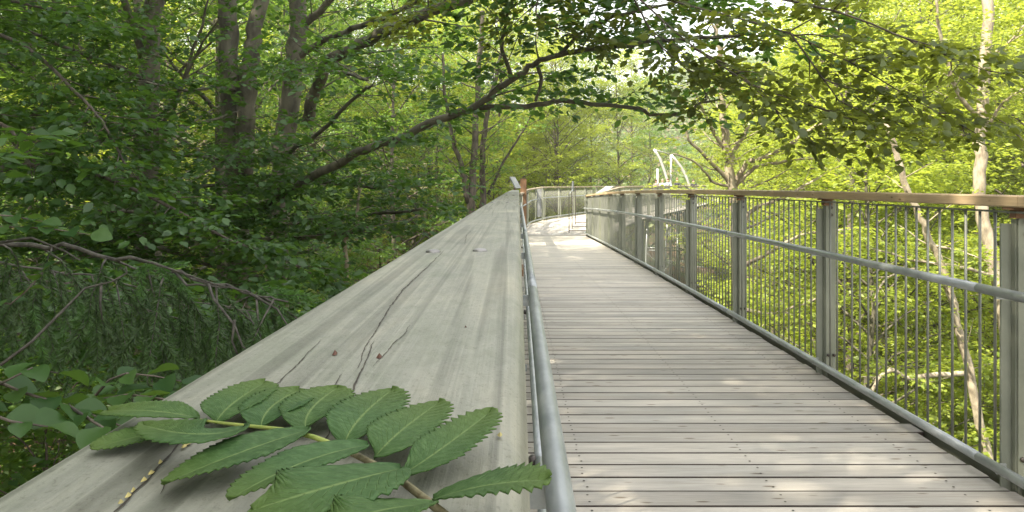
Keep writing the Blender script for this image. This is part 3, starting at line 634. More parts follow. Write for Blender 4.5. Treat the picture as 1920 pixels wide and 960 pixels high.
def gen_tree(seed, H, r0, z0, RC, nl, bark, leafm, ls=.11, n_leaf=16, sp=.75, lean=(0, 0), tw=5, tpl=LEAF4, profile='round', limb_up=(.25, .9)):
    """returns (trunk mesh, crown mesh) with the foot at the origin"""
    rng = np.random.default_rng(seed); mb_ = MB(); out = []
    n = 9; t_ = np.linspace(0, 1, n); tr = np.stack([lean[0]*t_ + np.cumsum(rng.normal(0, H*.006, n)), lean[1]*t_ + np.cumsum(rng.normal(0, H*.006, n)), H * .93 * t_ - .5], 1); tr[0, :2] = 0
    rad = r0 * (1 - .8 * t_) ; rad[0] *= 1.45; mb_.tube(tr, rad, 10)
    for k in range(nl):
        f_ = (k + rng.random()) / nl; z = z0 + (H * .92 - z0) * f_; i = np.clip((z + .5) / (H * .93) * (n - 1), 0, n - 1.001); i0 = int(i); p = tr[i0] + (tr[i0+1] - tr[i0]) * (i - i0)
        az = k * 2.399 + rng.normal(0, .4)
        pf = (.55 + .45 * math.sin(math.pi * min(1, f_ * 1.15 + .12))) if profile == 'round' else (1.05 - .75 * f_)
        ln = RC * pf * rng.uniform(.7, 1.15); el = limb_up[0] + (limb_up[1] - limb_up[0]) * f_ + rng.normal(0, .12)
        d = np.array((math.cos(az) * math.cos(el), math.sin(az) * math.cos(el), math.sin(el)))
        lim = wob(p, p + d * ln, 6, ln * .035, rng, sag=ln * .06); rl = max(.012, r0 * .42 * (1 - .6 * f_))
        mb_.tube(lim, np.linspace(rl, rl * .2, 6), 6, cap=False)
        grow_twigs(lim, rl, mb_, rng, tw, ln * .42, out, start=.28); out.append((lim[-1], d))
    c = np.array([a for a, b in out]); d = np.array([b for a, b in out]); lv = Leaves(); sprays(lv, c, d, sp * rng.uniform(.7, 1.25, len(c)), n_leaf, ls, rng, tpl)
    tm = MB.build(mb_, 'trunk', bark, None, True); me = tm.data; bpy.data.objects.remove(tm)
    return me, lv.mesh('crown', leafm)
def plant_tree(name, tm, cm, loc, rot, sc, label, group=None, cat='tree', crown_mat=None):
    r = empty(name, loc, label, cat, group); r.rotation_euler = (0, 0, rot); r.scale = (sc, sc, sc)
    link(bpy.data.objects.new('trunk', tm), r); c = link(bpy.data.objects.new('crown', cm), r)
    return r
B, DK, PB = M['beech_bark'], M['dark_bark'], M['pale_bark']
KINDS = {
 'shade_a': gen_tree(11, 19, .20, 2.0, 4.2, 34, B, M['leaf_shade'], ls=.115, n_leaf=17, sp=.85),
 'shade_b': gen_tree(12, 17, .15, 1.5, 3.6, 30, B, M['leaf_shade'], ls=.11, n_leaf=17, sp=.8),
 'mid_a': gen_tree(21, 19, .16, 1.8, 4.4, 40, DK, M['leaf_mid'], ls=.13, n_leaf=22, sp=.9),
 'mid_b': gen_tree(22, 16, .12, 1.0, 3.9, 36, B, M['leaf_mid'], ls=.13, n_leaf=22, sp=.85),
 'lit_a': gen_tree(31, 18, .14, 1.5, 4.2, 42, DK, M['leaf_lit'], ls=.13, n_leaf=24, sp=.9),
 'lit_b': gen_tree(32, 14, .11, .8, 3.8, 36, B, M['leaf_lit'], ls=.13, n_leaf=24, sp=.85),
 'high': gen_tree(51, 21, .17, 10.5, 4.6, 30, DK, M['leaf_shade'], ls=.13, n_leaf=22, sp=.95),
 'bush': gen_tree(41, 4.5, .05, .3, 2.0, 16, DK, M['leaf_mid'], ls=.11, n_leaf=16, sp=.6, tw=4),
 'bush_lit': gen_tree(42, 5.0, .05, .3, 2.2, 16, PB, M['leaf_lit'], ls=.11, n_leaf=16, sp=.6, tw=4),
}
# --- placed by hand: trunks the photo shows
hero_t = Leaves
def custom_tree(name, label, limbs, bark, leafm, seed, foliage, ls=.075, nleaf=18, sp=.5, cat='tree', tpl=LEAF6, base=None, group=None, droop=.12, extra=None):
    """limbs: list of (points [(px,py,d)] or xyz, r0, r1, n_twigs, twig_len)"""
    rng = np.random.default_rng(seed); first = limbs[0][0]; f0 = np.array(P(*first[0])); gz = float(ground(f0[0], f0[1]))
    root = empty(name, (f0[0], f0[1], gz), label, cat, group); inv = -np.array(root.location); mb_ = MB(); out = []
    for li_, (pts, ra, rb, nt_, tl) in enumerate(limbs):
        p = np.array([P(*q_) for q_ in pts]) + inv
        if li_ == 0: p = np.vstack([[p[0][0], p[0][1], -.5], p]) if p[0][2] > .3 else p
        # densify
        dn = []
        for a_, b_ in zip(p[:-1], p[1:]): dn += [a_ + (b_ - a_) * u for u in np.linspace(0, 1, 4, endpoint=False)]
        dn.append(p[-1]); dn = np.array(dn); 
        sm = dn.copy(); sm[1:-1] = (dn[:-2] + 2*dn[1:-1] + dn[2:]) / 4; sm[1:-1] += rng.normal(0, min(.02, ra * .2), (len(dn)-2, 3)); dn = sm
        rr = np.linspace(ra, rb, len(dn))
        if li_ == 0: rr[:2] *= 1.2
        mb_.tube(dn, rr, 12 if ra > .06 else 7)
        if nt_: grow_twigs(dn, max(ra * .5, .018), mb_, rng, nt_, tl, out, start=.12 if li_ else .35, up=.02)
    if extra: extra(mb_, out, rng, inv)
    mb_.build('trunk', bark, root, True)
    c = np.array([a for a, b in out]); d = np.array([b for a, b in out]); lv = Leaves()
    sprays(lv, c, d, sp * rng.uniform(.65, 1.25, len(c)), nleaf, ls, rng, tpl, droop=droop)
    link(bpy.data.objects.new('crown', lv.mesh('crown', leafm)), root); return root
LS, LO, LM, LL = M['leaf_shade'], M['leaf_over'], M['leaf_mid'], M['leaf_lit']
custom_tree('beech_tree', 'thick grey beech trunk at the upper left, leftmost of the three big trunks', [
    ([(268, 900, 10.5), (270, 420, 10.5), (278, 200, 10.4), (285, 60, 10.3), (292, -160, 10.2)], .17, .12, 0, 0),
    ([(272, 110, 10.4), (240, 20, 10.0), (210, -60, 9.6)], .07, .03, 8, 1.4),
    ([(275, 240, 10.4), (330, 190, 9.8), (375, 60, 9.4), (390, 0, 9.2)], .035, .012, 8, 1.2),
    ([(272, 260, 10.4), (200, 230, 9.4), (120, 225, 8.6), (40, 210, 8.0)], .05, .015, 16, 1.3),
    ([(272, 330, 10.4), (180, 340, 9.4), (60, 350, 8.4)], .045, .015, 16, 1.3),
    ([(272, 400, 10.4), (330, 410, 9.2), (420, 430, 8.2)], .04, .015, 16, 1.2),
    ([(272, 460, 10.4), (320, 470, 9.6), (400, 500, 8.8), (500, 520, 8.4)], .035, .012, 18, 1.1),
    ([(270, 440, 10.4), (200, 450, 9.4), (100, 470, 8.4)], .035, .012, 16, 1.1),
    ([(270, 540, 10.4), (330, 560, 9.2), (430, 590, 8.4)], .035, .012, 16, 1.1),
    ([(272, 360, 10.4), (360, 350, 9.4), (470, 345, 8.8), (560, 360, 8.6)], .035, .012, 20, 1.0),
    ([(278, 150, 10.4), (180, 110, 9.4), (60, 60, 8.6)], .045, .015, 16, 1.3),
    ([(275, 300, 10.4), (350, 290, 9.0), (430, 300, 8.0)], .04, .012, 12, 1.2)], B, LS, 101, None, ls=.085, nleaf=18, sp=.55)
custom_tree('beech_tree', 'forked grey beech with its trunk split in two at the upper left', [
    ([(452, 900, 11.0), (447, 500, 11.0), (443, 330, 11.0), (438, 200, 10.9), (430, 90, 10.8), (424, -20, 10.7), (420, -160, 10.6)], .19, .12, 0, 0),
    ([(455, 330, 10.95), (462, 240, 10.8), (468, 150, 10.8), (472, 70, 10.8), (490, 0, 10.8), (520, -120, 10.8)], .15, .095, 0, 0),
    ([(440, 170, 10.8), (410, 160, 10.2), (360, 172, 9.2), (300, 158, 8.6), (250, 150, 8.2)], .03, .01, 12, 1.1),
    ([(446, 420, 10.9), (500, 385, 9.6), (560, 346, 8.5), (645, 296, 7.7), (700, 275, 7.4), (770, 250, 7.1), (840, 215, 6.9), (890, 203, 6.8), (930, 170, 6.7), (962, 150, 6.6),
      (1000, 120, 6.5), (1050, 101, 6.4), (1110, 95, 6.3), (1210, 79, 6.1), (1310, 72, 5.9), (1400, 62, 5.7), (1480, 66, 5.6)], .055, .010, 20, .9),
    ([(900, 202, 6.8), (960, 197, 6.7), (1010, 197, 6.65), (1045, 188, 6.6), (1090, 193, 6.5), (1150, 198, 6.5), (1200, 205, 6.4), (1226, 218, 6.4), (1290, 212, 6.3), (1312, 193, 6.3), (1350, 186, 6.2)], .028, .010, 7, .55),
    ([(1007, 118, 6.5), (1016, 150, 6.5), (1004, 190, 6.5)], .020, .014, 0, 0),
    ([(450, 300, 10.9), (520, 300, 9.6), (600, 250, 8.6), (680, 170, 7.8), (700, 160, 7.6)], .04, .012, 12, 1.0),
    ([(446, 380, 10.9), (380, 395, 9.6), (300, 400, 8.4), (200, 395, 7.4)], .045, .014, 16, 1.2),
    ([(446, 450, 10.9), (520, 450, 9.6), (620, 440, 8.6), (700, 430, 8.0)], .045, .014, 16, 1.1),
    ([(1050, 101, 6.4), (1090, 60, 6.2), (1150, 30, 6.0), (1240, 10, 5.8), (1330, -10, 5.6)], .02, .008, 12, .7),
    ([(960, 150, 6.6), (940, 90, 6.4), (950, 30, 6.2), (980, -40, 6.0)], .022, .008, 12, .8)], B, LS, 102, None, ls=.08, nleaf=18, sp=.45)
custom_tree('beech_tree', 'grey beech leaning right with a long limb sweeping up to the top edge', [
    ([(515, 900, 12), (520, 420, 12), (530, 285, 12), (545, 180, 12), (556, 90, 12), (560, 0, 12), (556, -140, 12)], .21, .13, 0, 0),
    ([(575, 230, 12), (592, 170, 11.6), (620, 112, 11.0), (690, 72, 10.4), (760, 42, 9.8), (870, 0, 9.2), (990, -50, 8.6)], .10, .065, 10, 1.6),
    ([(560, 110, 12), (595, 82, 11.8), (650, 58, 11.4), (690, 45, 11), (750, 20, 10.6), (820, -20, 10)], .06, .03, 10, 1.5),
    ([(552, 60, 12), (600, 22, 11.8), (640, -20, 11.5)], .07, .05, 6, 1.4),
    ([(535, 130, 12), (580, 128, 10.5), (640, 135, 9), (690, 150, 8)], .05, .015, 12, 1.2),
    ([(525, 330, 12), (600, 340, 10.5), (680, 350, 9.5), (760, 352, 8.9)], .05, .015, 14, 1.2),
    ([(522, 420, 12), (620, 410, 10.5), (700, 400, 9.6), (790, 392, 9.0)], .05, .015, 12, 1.0)], B, LS, 103, None, ls=.085, nleaf=18, sp=.55)
custom_tree('young_tree', 'dark double stemmed young tree standing just beyond the end of the left rail', [
    ([(880, 700, 21), (882, 390, 21), (886, 320, 21), (892, 240, 21), (898, 120, 20.8), (905, 20, 20.6)], .15, .06, 18, 1.5),
    ([(879, 380, 21), (868, 320, 20.8), (850, 265, 20.6), (838, 200, 20.4), (830, 100, 20)], .09, .035, 14, 1.6),
    ([(905, 700, 21.6), (907, 380, 21.6), (903, 300, 21.5), (915, 200, 21.2), (940, 100, 21)], .12, .05, 14, 1.5),
    ([(915, 365, 21.6), (945, 300, 21.6), (975, 255, 21.4), (1010, 190, 21)], .05, .02, 8, 1.2)], DK, LM, 104, None, ls=.10, nleaf=16, sp=.7, tpl=LEAF4)
custom_tree('spreading_tree', 'tree with bare spreading limbs rising behind the middle of the right rail', [
    ([(1395, 800, 13), (1388, 560, 13), (1380, 420, 13), (1374, 345, 13), (1362, 280, 12.9), (1356, 220, 12.8), (1352, 150, 12.7), (1345, 40, 12.5)], .135, .04, 14, 1.2),
    ([(1374, 350, 13), (1400, 302, 12.8), (1432, 296, 12.6), (1480, 270, 12.3), (1530, 235, 12), (1570, 218, 11.8)], .055, .02, 9, .9),
    ([(1376, 352, 13), (1396, 330, 12.9), (1420, 310, 12.8), (1500, 298, 12.4), (1580, 292, 12.2)], .05, .015, 8, .8),
    ([(1374, 348, 13), (1350, 322, 12.9), (1315, 285, 12.7), (1290, 262, 12.5), (1285, 230, 12.4)], .045, .018, 3, .5),
    ([(1372, 350, 13), (1340, 345, 12.9), (1318, 318, 12.7), (1300, 300, 12.6), (1262, 288, 12.4)], .03, .012, 0, .6),
    ([(1362, 285, 12.9), (1340, 250, 12.8), (1310, 190, 12.6), (1290, 120, 12.4)], .04, .015, 10, .9),
    ([(1362, 300, 12.9), (1400, 250, 12.6), (1420, 180, 12.4), (1440, 100, 12.2)], .045, .015, 12, 1.0),
    ([(1386, 430, 13), (1410, 392, 12.8), (1470, 372, 12.6), (1540, 330, 12.4)], .05, .018, 8, 1.0),
    ([(1388, 500, 13), (1430, 480, 12.6), (1500, 440, 12.2), (1580, 430, 12)], .045, .018, 10, 1.0),
    ([(1388, 580, 13), (1450, 590, 12.6), (1530, 560, 12.2)], .04, .015, 10, 1.0)], PB, LL, 105, None, ls=.085, nleaf=12, sp=.5)
custom_tree('pale_tree', 'tall pale barked trunk above the right rail near the right edge', [
    ([(1905, 900, 14), (1890, 640, 14), (1872, 520, 14), (1846, 430, 14), (1836, 350, 14), (1838, 240, 14), (1845, 120, 14), (1850, 0, 14), (1856, -150, 14)], .135, .09, 0, 0),
    ([(1840, 230, 14), (1790, 170, 13.8), (1760, 60, 13.6), (1750, -40, 13.4)], .05, .02, 12, 1.1),
    ([(1845, 110, 14), (1880, 90, 13.6), (1930, 40, 13.2)], .035, .015, 10, 1.0),
    ([(1840, 260, 14), (1880, 190, 13.6), (1930, 160, 13.2)], .035, .015, 8, 1.0),
    ([(1870, 520, 14), (1800, 500, 13.6), (1720, 490, 13.4), (1650, 470, 13.2)], .04, .015, 10, 1.0)], PB, LL, 106, None, ls=.085, nleaf=13, sp=.5)
custom_tree('pale_tree', 'slender pale trunk leaning behind the right bars near the right edge', [
    ([(1880, 960, 13), (1835, 790, 13), (1815, 690, 13), (1795, 610, 13), (1778, 530, 13), (1745, 450, 13), (1715, 390, 13), (1690, 320, 13), (1660, 220, 13)], .085, .05, 8, 1.0),
    ([(1778, 530, 13), (1720, 500, 12.8), (1660, 520, 12.6), (1640, 560, 12.5)], .03, .012, 6, .8),
    ([(1810, 700, 13), (1745, 703, 12.9), (1700, 712, 12.8), (1672, 692, 12.7), (1650, 705, 12.6), (1635, 735, 12.5)], .05, .03, 4, .7),
    ([(1750, 460, 13), (1800, 470, 12.8), (1850, 490, 12.6)], .025, .01, 6, .7)], PB, LL, 107, None, ls=.08, nleaf=11, sp=.42)
custom_tree('dead_birch', 'thin pale crooked stem among dark leaves left of the grey rail', [
    ([(655, 760, 9), (648, 480, 9), (645, 445, 9), (668, 425, 8.9), (672, 380, 8.9), (676, 330, 8.8)], .035, .016, 4, .5)], M['pale_bark'], LS, 108, None, ls=.07, nleaf=8, sp=.35)
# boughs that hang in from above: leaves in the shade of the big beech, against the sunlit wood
OV = []
def twig(pts, r0=.012, n=12, tl=.42): OV.append((pts, r0 * .7, .003, n, tl))
twig([(1010, -330, 8.5), (1060, -120, 6.0), (1180, -20, 5.2), (1300, 90, 4.9), (1420, 165, 4.7), (1530, 200, 4.6), (1640, 240, 4.5)], .014, 10, .42)
twig([(1180, -20, 5.2), (1330, 20, 5.0), (1480, 60, 4.8), (1600, 120, 4.7), (1720, 190, 4.6), (1830, 250, 4.5)], .010, 11, .42)
twig([(1330, -10, 5.0), (1460, -5, 4.8), (1600, 30, 4.6), (1740, 90, 4.5), (1840, 130, 4.5)], .016, 10, .4)
twig([(1300, 90, 4.9), (1380, 130, 4.9), (1440, 190, 4.9), (1490, 240, 4.9)], .012, 6, .38)
twig([(1060, -120, 6.0), (1020, -30, 5.9), (1000, 30, 5.8), (1060, 60, 5.7)], .018, 7, .5)
twig([(1180, -20, 5.2), (1210, 40, 5.3), (1240, 90, 5.3), (1300, 140, 5.2), (1340, 200, 5.2)], .012, 7, .4)
twig([(1060, -120, 6.0), (900, -40, 6.0), (820, 10, 6.0), (790, 40, 6.0)], .014, 6, .5)
twig([(1480, 60, 4.8), (1560, 170, 4.8), (1600, 230, 4.8)], .01, 5, .34)
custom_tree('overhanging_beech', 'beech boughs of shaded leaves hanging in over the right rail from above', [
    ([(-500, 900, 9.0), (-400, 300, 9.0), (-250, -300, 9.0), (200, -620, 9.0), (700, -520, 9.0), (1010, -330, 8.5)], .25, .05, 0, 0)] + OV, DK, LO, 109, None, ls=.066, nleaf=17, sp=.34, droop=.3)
# the dark crown tip at the upper middle left
custom_tree('beech_tree', 'dark leafy bough end hanging in front of the right leaning beech', [
    ([(-300, 900, 7.5), (-260, 300, 7.5), (-240, 60, 7.4), (-230, -200, 7.3)], .10, .05, 0, 0),
    ([(-240, 60, 7.4), (-60, 40, 7.0), (60, 90, 6.4), (160, 190, 6.2), (200, 240, 6.0), (240, 320, 6.0)], .022, .008, 20, .6),
    ([(-250, 200, 7.4), (-60, 200, 6.6), (20, 240, 6.0), (60, 300, 6.0), (130, 360, 6.0)], .022, .008, 18, .6),
    ([(-255, 260, 7.4), (0, 300, 6.6), (200, 330, 6.2), (340, 400, 6.0), (430, 450, 6.2), (520, 480, 6.4), (600, 520, 6.6)], .022, .006, 24, .6),
    ([(-250, 480, 7.0), (-60, 500, 5.6), (100, 530, 4.9), (260, 560, 4.7), (400, 590, 4.8), (540, 600, 5.0)], .02, .006, 26, .45),
    ([(-250, 560, 7.0), (-60, 600, 5.2), (100, 640, 4.6), (240, 650, 4.4), (380, 665, 4.4)], .02, .006, 22, .42),
    ([(-240, 90, 7.4), (0, 0, 7.0), (120, 20, 6.6), (220, 60, 6.4)], .02, .006, 14, .6)], DK, LS, 110, None, ls=.08, nleaf=15, sp=.40)

# --- the wood: individual trees from shared crowns
rngT = np.random.default_rng(77)
def near_path(x, y):
    if -3 < y < 26 and -4.6 < x < 4.6: return True
    if y >= 22:
        r_ = np.array((x, y)) - np.array((.4, 24.95)); s_, q_ = r_ @ HD, r_ @ HN
        if -5 < s_ < 36 and -3.6 < q_ < WID + 5.0: return True
        if np.linalg.norm(np.array((x, y)) - PLAT) < PR + 3.5: return True
    return False
placed = []
def scatter(n, xr_, yr_, kinds, sc, label, group, name, mind=2.6, cond=None):
    k = 0; tries = 0
    while k < n and tries < n * 60:
        tries += 1; x, y = rngT.uniform(*xr_), rngT.uniform(*yr_)
        if near_path(x, y) or (cond and not cond(x, y)): continue
        if any((x-a)**2 + (y-b)**2 < mind**2 for a, b in placed): continue
        placed.append((x, y)); kd = KINDS[kinds[rngT.integers(len(kinds))]]
        plant_tree(name, kd[0], kd[1], (x, y, float(ground(x, y)) - .1), rngT.uniform(0, 6.28), rngT.uniform(*sc), label, group, 'tree' if 'bush' not in name else 'bush'); k += 1
inview = lambda x, y: abs(x) < .78 * y + 3
px_of = lambda x, y: CX + F * x / max(y, .1)
# left: a deep shaded wood
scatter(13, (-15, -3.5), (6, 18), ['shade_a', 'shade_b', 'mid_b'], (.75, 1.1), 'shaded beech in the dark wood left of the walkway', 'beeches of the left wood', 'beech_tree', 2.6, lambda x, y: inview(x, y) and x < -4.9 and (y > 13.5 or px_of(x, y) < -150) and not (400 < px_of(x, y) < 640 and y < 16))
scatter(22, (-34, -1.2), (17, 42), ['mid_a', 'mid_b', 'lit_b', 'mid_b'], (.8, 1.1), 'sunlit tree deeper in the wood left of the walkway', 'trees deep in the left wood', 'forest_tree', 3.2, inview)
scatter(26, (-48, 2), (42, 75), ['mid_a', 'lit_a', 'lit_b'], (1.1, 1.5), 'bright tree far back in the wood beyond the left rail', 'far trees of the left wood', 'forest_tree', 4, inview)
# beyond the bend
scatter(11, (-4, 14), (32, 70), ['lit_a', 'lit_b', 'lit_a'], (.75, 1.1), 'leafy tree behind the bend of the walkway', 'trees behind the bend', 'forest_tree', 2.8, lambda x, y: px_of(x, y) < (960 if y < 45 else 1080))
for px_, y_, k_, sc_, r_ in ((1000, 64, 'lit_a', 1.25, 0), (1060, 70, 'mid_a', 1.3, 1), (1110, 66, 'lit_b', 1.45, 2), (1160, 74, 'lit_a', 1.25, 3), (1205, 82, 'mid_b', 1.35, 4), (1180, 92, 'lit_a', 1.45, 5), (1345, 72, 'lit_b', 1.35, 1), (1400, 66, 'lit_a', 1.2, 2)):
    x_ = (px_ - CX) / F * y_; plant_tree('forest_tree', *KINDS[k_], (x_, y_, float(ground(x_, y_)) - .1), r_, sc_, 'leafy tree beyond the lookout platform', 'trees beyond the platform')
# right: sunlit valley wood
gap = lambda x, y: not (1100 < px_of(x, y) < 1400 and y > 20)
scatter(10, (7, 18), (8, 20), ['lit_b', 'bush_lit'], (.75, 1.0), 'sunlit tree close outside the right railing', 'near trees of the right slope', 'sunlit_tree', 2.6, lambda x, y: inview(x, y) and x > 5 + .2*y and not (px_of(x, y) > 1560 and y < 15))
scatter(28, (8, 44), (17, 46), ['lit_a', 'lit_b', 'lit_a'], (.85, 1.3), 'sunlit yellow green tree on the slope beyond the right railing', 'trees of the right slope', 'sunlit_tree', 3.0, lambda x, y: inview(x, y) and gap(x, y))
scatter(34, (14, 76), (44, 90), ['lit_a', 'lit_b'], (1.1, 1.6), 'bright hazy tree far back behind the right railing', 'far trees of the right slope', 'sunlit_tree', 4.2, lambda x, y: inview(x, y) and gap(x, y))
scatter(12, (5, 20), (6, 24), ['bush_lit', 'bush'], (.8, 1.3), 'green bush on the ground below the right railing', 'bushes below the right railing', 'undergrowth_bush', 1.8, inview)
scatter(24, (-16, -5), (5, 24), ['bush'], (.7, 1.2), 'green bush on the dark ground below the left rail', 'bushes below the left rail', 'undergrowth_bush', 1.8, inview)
# unseen trees added beside and behind the photographer to shade the deck
for x, y, k, s, r_ in ((-6.5, -2.5, 'shade_a', 1.15, 0), (-5.9, 2.2, 'shade_a', 1.0, 2), (-9, 3, 'shade_b', 1.25, 1), (-4.5, -6.5, 'shade_a', 1.1, 4), (-10, -5, 'shade_a', 1.2, 3), (-7.5, -7.5, 'shade_b', 1.3, 5), (-13, -1, 'shade_a', 1.2, 3), (-12, -8, 'shade_a', 1.3, 2), (-8.6, -.2, 'shade_a', 1.2, .7)):
    plant_tree('beech_tree', *KINDS[k], (x, y, float(ground(x, y)) - .1), r_, s, 'unseen beech added left of the camera to shade the deck', 'beeches shading the deck')

for x, y, r_, sc_ in ((-7.2, 4.4, 0, 1), (-9.6, 7.6, 1, 1.05), (-8.8, .6, 3, 1.1)):  # unseen high crowns added towards the sun to shade the deck
    plant_tree('beech_tree', *KINDS['high'], (x, y, float(ground(x, y)) - .1), r_, sc_, 'unseen tree with a high crown, added to shade the deck', 'high trees added for shade')
# a label of its own for each tree of the wood: counted by distance within the stretch of the picture it stands in
SHORT = {'trees beyond the platform': 'leafy tree beyond the lookout platform', 'beeches of the left wood': 'shaded beech', 'trees deep in the left wood': 'sunlit tree deep in the left wood', 'far trees of the left wood': 'bright tree far back in the left wood',
 'trees behind the bend': 'leafy tree beyond the walkway bend', 'near trees of the right slope': 'sunlit tree close outside the right railing', 'trees of the right slope': 'yellow green tree on the right slope',
 'far trees of the right slope': 'hazy bright tree far up the right slope', 'bushes below the right railing': 'low green bush below the right railing', 'bushes below the left rail': 'low bush below the left rail',
 'high trees added for shade': 'unseen high tree added for shade'}
STRETCH = [(-1e9, 'near the left edge'), (240, 'near the leftmost big beech'), (400, 'near the forked beech'), (520, 'near the right leaning beech'), (700, 'above the far left rail'), (950, 'around the brown post'),
 (1130, 'left of the spreading tree'), (1370, 'right of the spreading tree'), (1600, 'left of the tall pale trunk'), (1840, 'at the right edge')]
ORD = ['nearest', 'second nearest', 'third nearest', 'fourth nearest', 'fifth nearest', 'sixth nearest', 'seventh nearest', 'eighth nearest', 'ninth nearest', 'tenth nearest', 'eleventh nearest', 'twelfth nearest', 'thirteenth nearest', 'farthest']
for g_, sh_ in SHORT.items():
    for i_, (lo_, ph_) in enumerate(STRETCH):
        hi_ = STRETCH[i_ + 1][0] if i_ + 1 < len(STRETCH) else 1e9
        mem = sorted([o_ for o_ in bpy.data.objects if o_.get('group') == g_ and lo_ <= px_of(o_.location.x, o_.location.y) < hi_], key=lambda o_: o_.location.y)
        for k_, o_ in enumerate(mem): o_['label'] = (ORD[min(k_, 13)] + ' ' if len(mem) > 1 else '') + sh_ + ' ' + ph_
# far wooded hill
lv = Leaves(); rngF = np.random.default_rng(5); n = 24000
x = rngF.uniform(-260, 420, n); y = rngF.uniform(120, 430, n); c = np.stack([x, y, ground(x, y) + rngF.uniform(3, 9, n)], 1)
k = 15; off = rngF.normal(0, 1, (n, k, 3)); off = unit(off) * np.array((2.9, 2.9, 2.8)) * rngF.uniform(.75, 1, (n, k, 1)); off[..., 2] = np.abs(off[..., 2]) * 1.2 - 1
pos = (c[:, None] + off).reshape(-1, 3); nr = unit(off).reshape(-1, 3) + rngF.normal(0, .5, (n*k, 3)); dr = rngF.normal(0, 1, (n*k, 3))
lv.add(*leaf_arrays(pos, np.cross(nr, dr), nr, rngF.uniform(.5, 1.15, n*k), LEAF4, rngF, wid=1.5))
tag(link(bpy.data.objects.new('far_wood', lv.mesh('far_wood', M['far_leaf']))), kind='stuff')

# ------------------------------------------------------------ spruce with the long drooping branch
rng = np.random.default_rng(9)
sp_ = empty('spruce_tree', (-3.3, 2.6, float(ground(-3.3, 2.6))), 'dark spruce reaching a long drooping branch in from the left edge', 'tree'); inv = -np.array(sp_.location)
mb_ = MB(); mb_.tube(np.array([(-3.3, 2.6, float(ground(-3.3, 2.6)) - .3), (-3.25, 2.6, -1), (-3.2, 2.62, 2.2), (-3.2, 2.6, 7)]) + inv, [.16, .13, .11, .05], 12)
NV, NQ, NN = {0: [], 1: []}, {0: [], 1: []}, {0: 0, 1: 0}
def needles(line, dens, ln, new=0):
    p = np.asarray(line); L = np.linalg.norm(np.diff(p, axis=0), axis=1).sum(); n_ = int(L * dens); u = rng.random(n_) * (len(p) - 1); i = u.astype(int); i = np.minimum(i, len(p)-2)
    pos = p[i] + (p[i+1] - p[i]) * (u - i)[:, None]; t_ = unit(p[i+1] - p[i]); rd = unit(np.cross(t_, rng.normal(0, 1, (n_, 3)))); rd[:, 2] *= .5; d = unit(t_ * .75 + rd)
    sdv = unit(np.cross(d, rng.normal(0, 1, (n_, 3)))) * .0011; l_ = (ln * rng.uniform(.7, 1.15, n_))[:, None]
    V = np.stack([pos - sdv, pos + sdv, pos + d*l_ + sdv*.4, pos + d*l_ - sdv*.4], 1).reshape(-1, 3)
    NV[new].append(V); NQ[new].append(np.arange(n_*4).reshape(-1, 4) + NN[new]); NN[new] += n_*4
def spruce_branch(pts, r0, hang=True, n_side=14, side_l=.35, dens=1900):
    p = np.array([P(*q_) for q_ in pts]) + inv; dn = []
    for a_, b_ in zip(p[:-1], p[1:]): dn += [a_ + (b_ - a_) * u for u in np.linspace(0, 1, 4, endpoint=False)]
    dn.append(p[-1]); dn = np.array(dn); dn[1:-1] += rng.normal(0, .006, (len(dn)-2, 3)); mb_.tube(dn, np.linspace(r0, r0*.25, len(dn)), 7)
    for k in range(n_side):
        f_ = .12 + .88 * (k + rng.random()) / n_side; i = f_ * (len(dn)-1); i0 = min(int(i), len(dn)-2); q_ = dn[i0] + (dn[i0+1]-dn[i0]) * (i-i0); t_ = unit(dn[i0+1]-dn[i0])
        sd_ = unit(np.cross(t_, (0, 0, 1.))) * (1 if k % 2 else -1); l_ = side_l * rng.uniform(.6, 1.25)
        e = q_ + unit(t_*.6 + sd_*.7 + np.array((0, 0, -.35 - (.9 if hang else 0) * rng.random()))) * l_
        tw_ = wob(q_, e, 5, l_*.03, rng, sag=.03); mb_.tube(tw_, np.linspace(.0035, .0012, 5), 4, cap=False); needles(tw_[1:], dens, .017)
        if hang:
            for g_ in np.linspace(.25, 1, 5):
                a_ = tw_[0] + (tw_[-1] - tw_[0]) * g_; ll = rng.uniform(.05, .17); b_ = a_ + np.array((rng.normal(0, .05), rng.normal(0, .05), -ll)) + unit(e - q_) * .05
                w_ = wob(a_, b_, 4, .004, rng); mb_.tube(w_, [.0018, .0015, .0012, .001], 3, cap=False); nw = 1 if rng.random() < .09 else 0; needles(w_, dens, .018, nw)
spruce_branch([(-250, 420, 2.5), (0, 462, 2.1), (120, 466, 2.05), (250, 484, 2.0), (340, 515, 1.95), (460, 545, 1.9), (540, 566, 1.85)], .0085, True, 16, .30)
spruce_branch([(-250, 430, 2.7), (40, 500, 2.7), (200, 520, 2.75), (330, 560, 2.8), (470, 585, 2.8), (570, 600, 2.8)], .005, True, 20, .36)
spruce_branch([(-200, 470, 3.0), (100, 540, 3.1), (280, 580, 3.2), (430, 620, 3.3), (560, 650, 3.3)], .005, True, 20, .38)
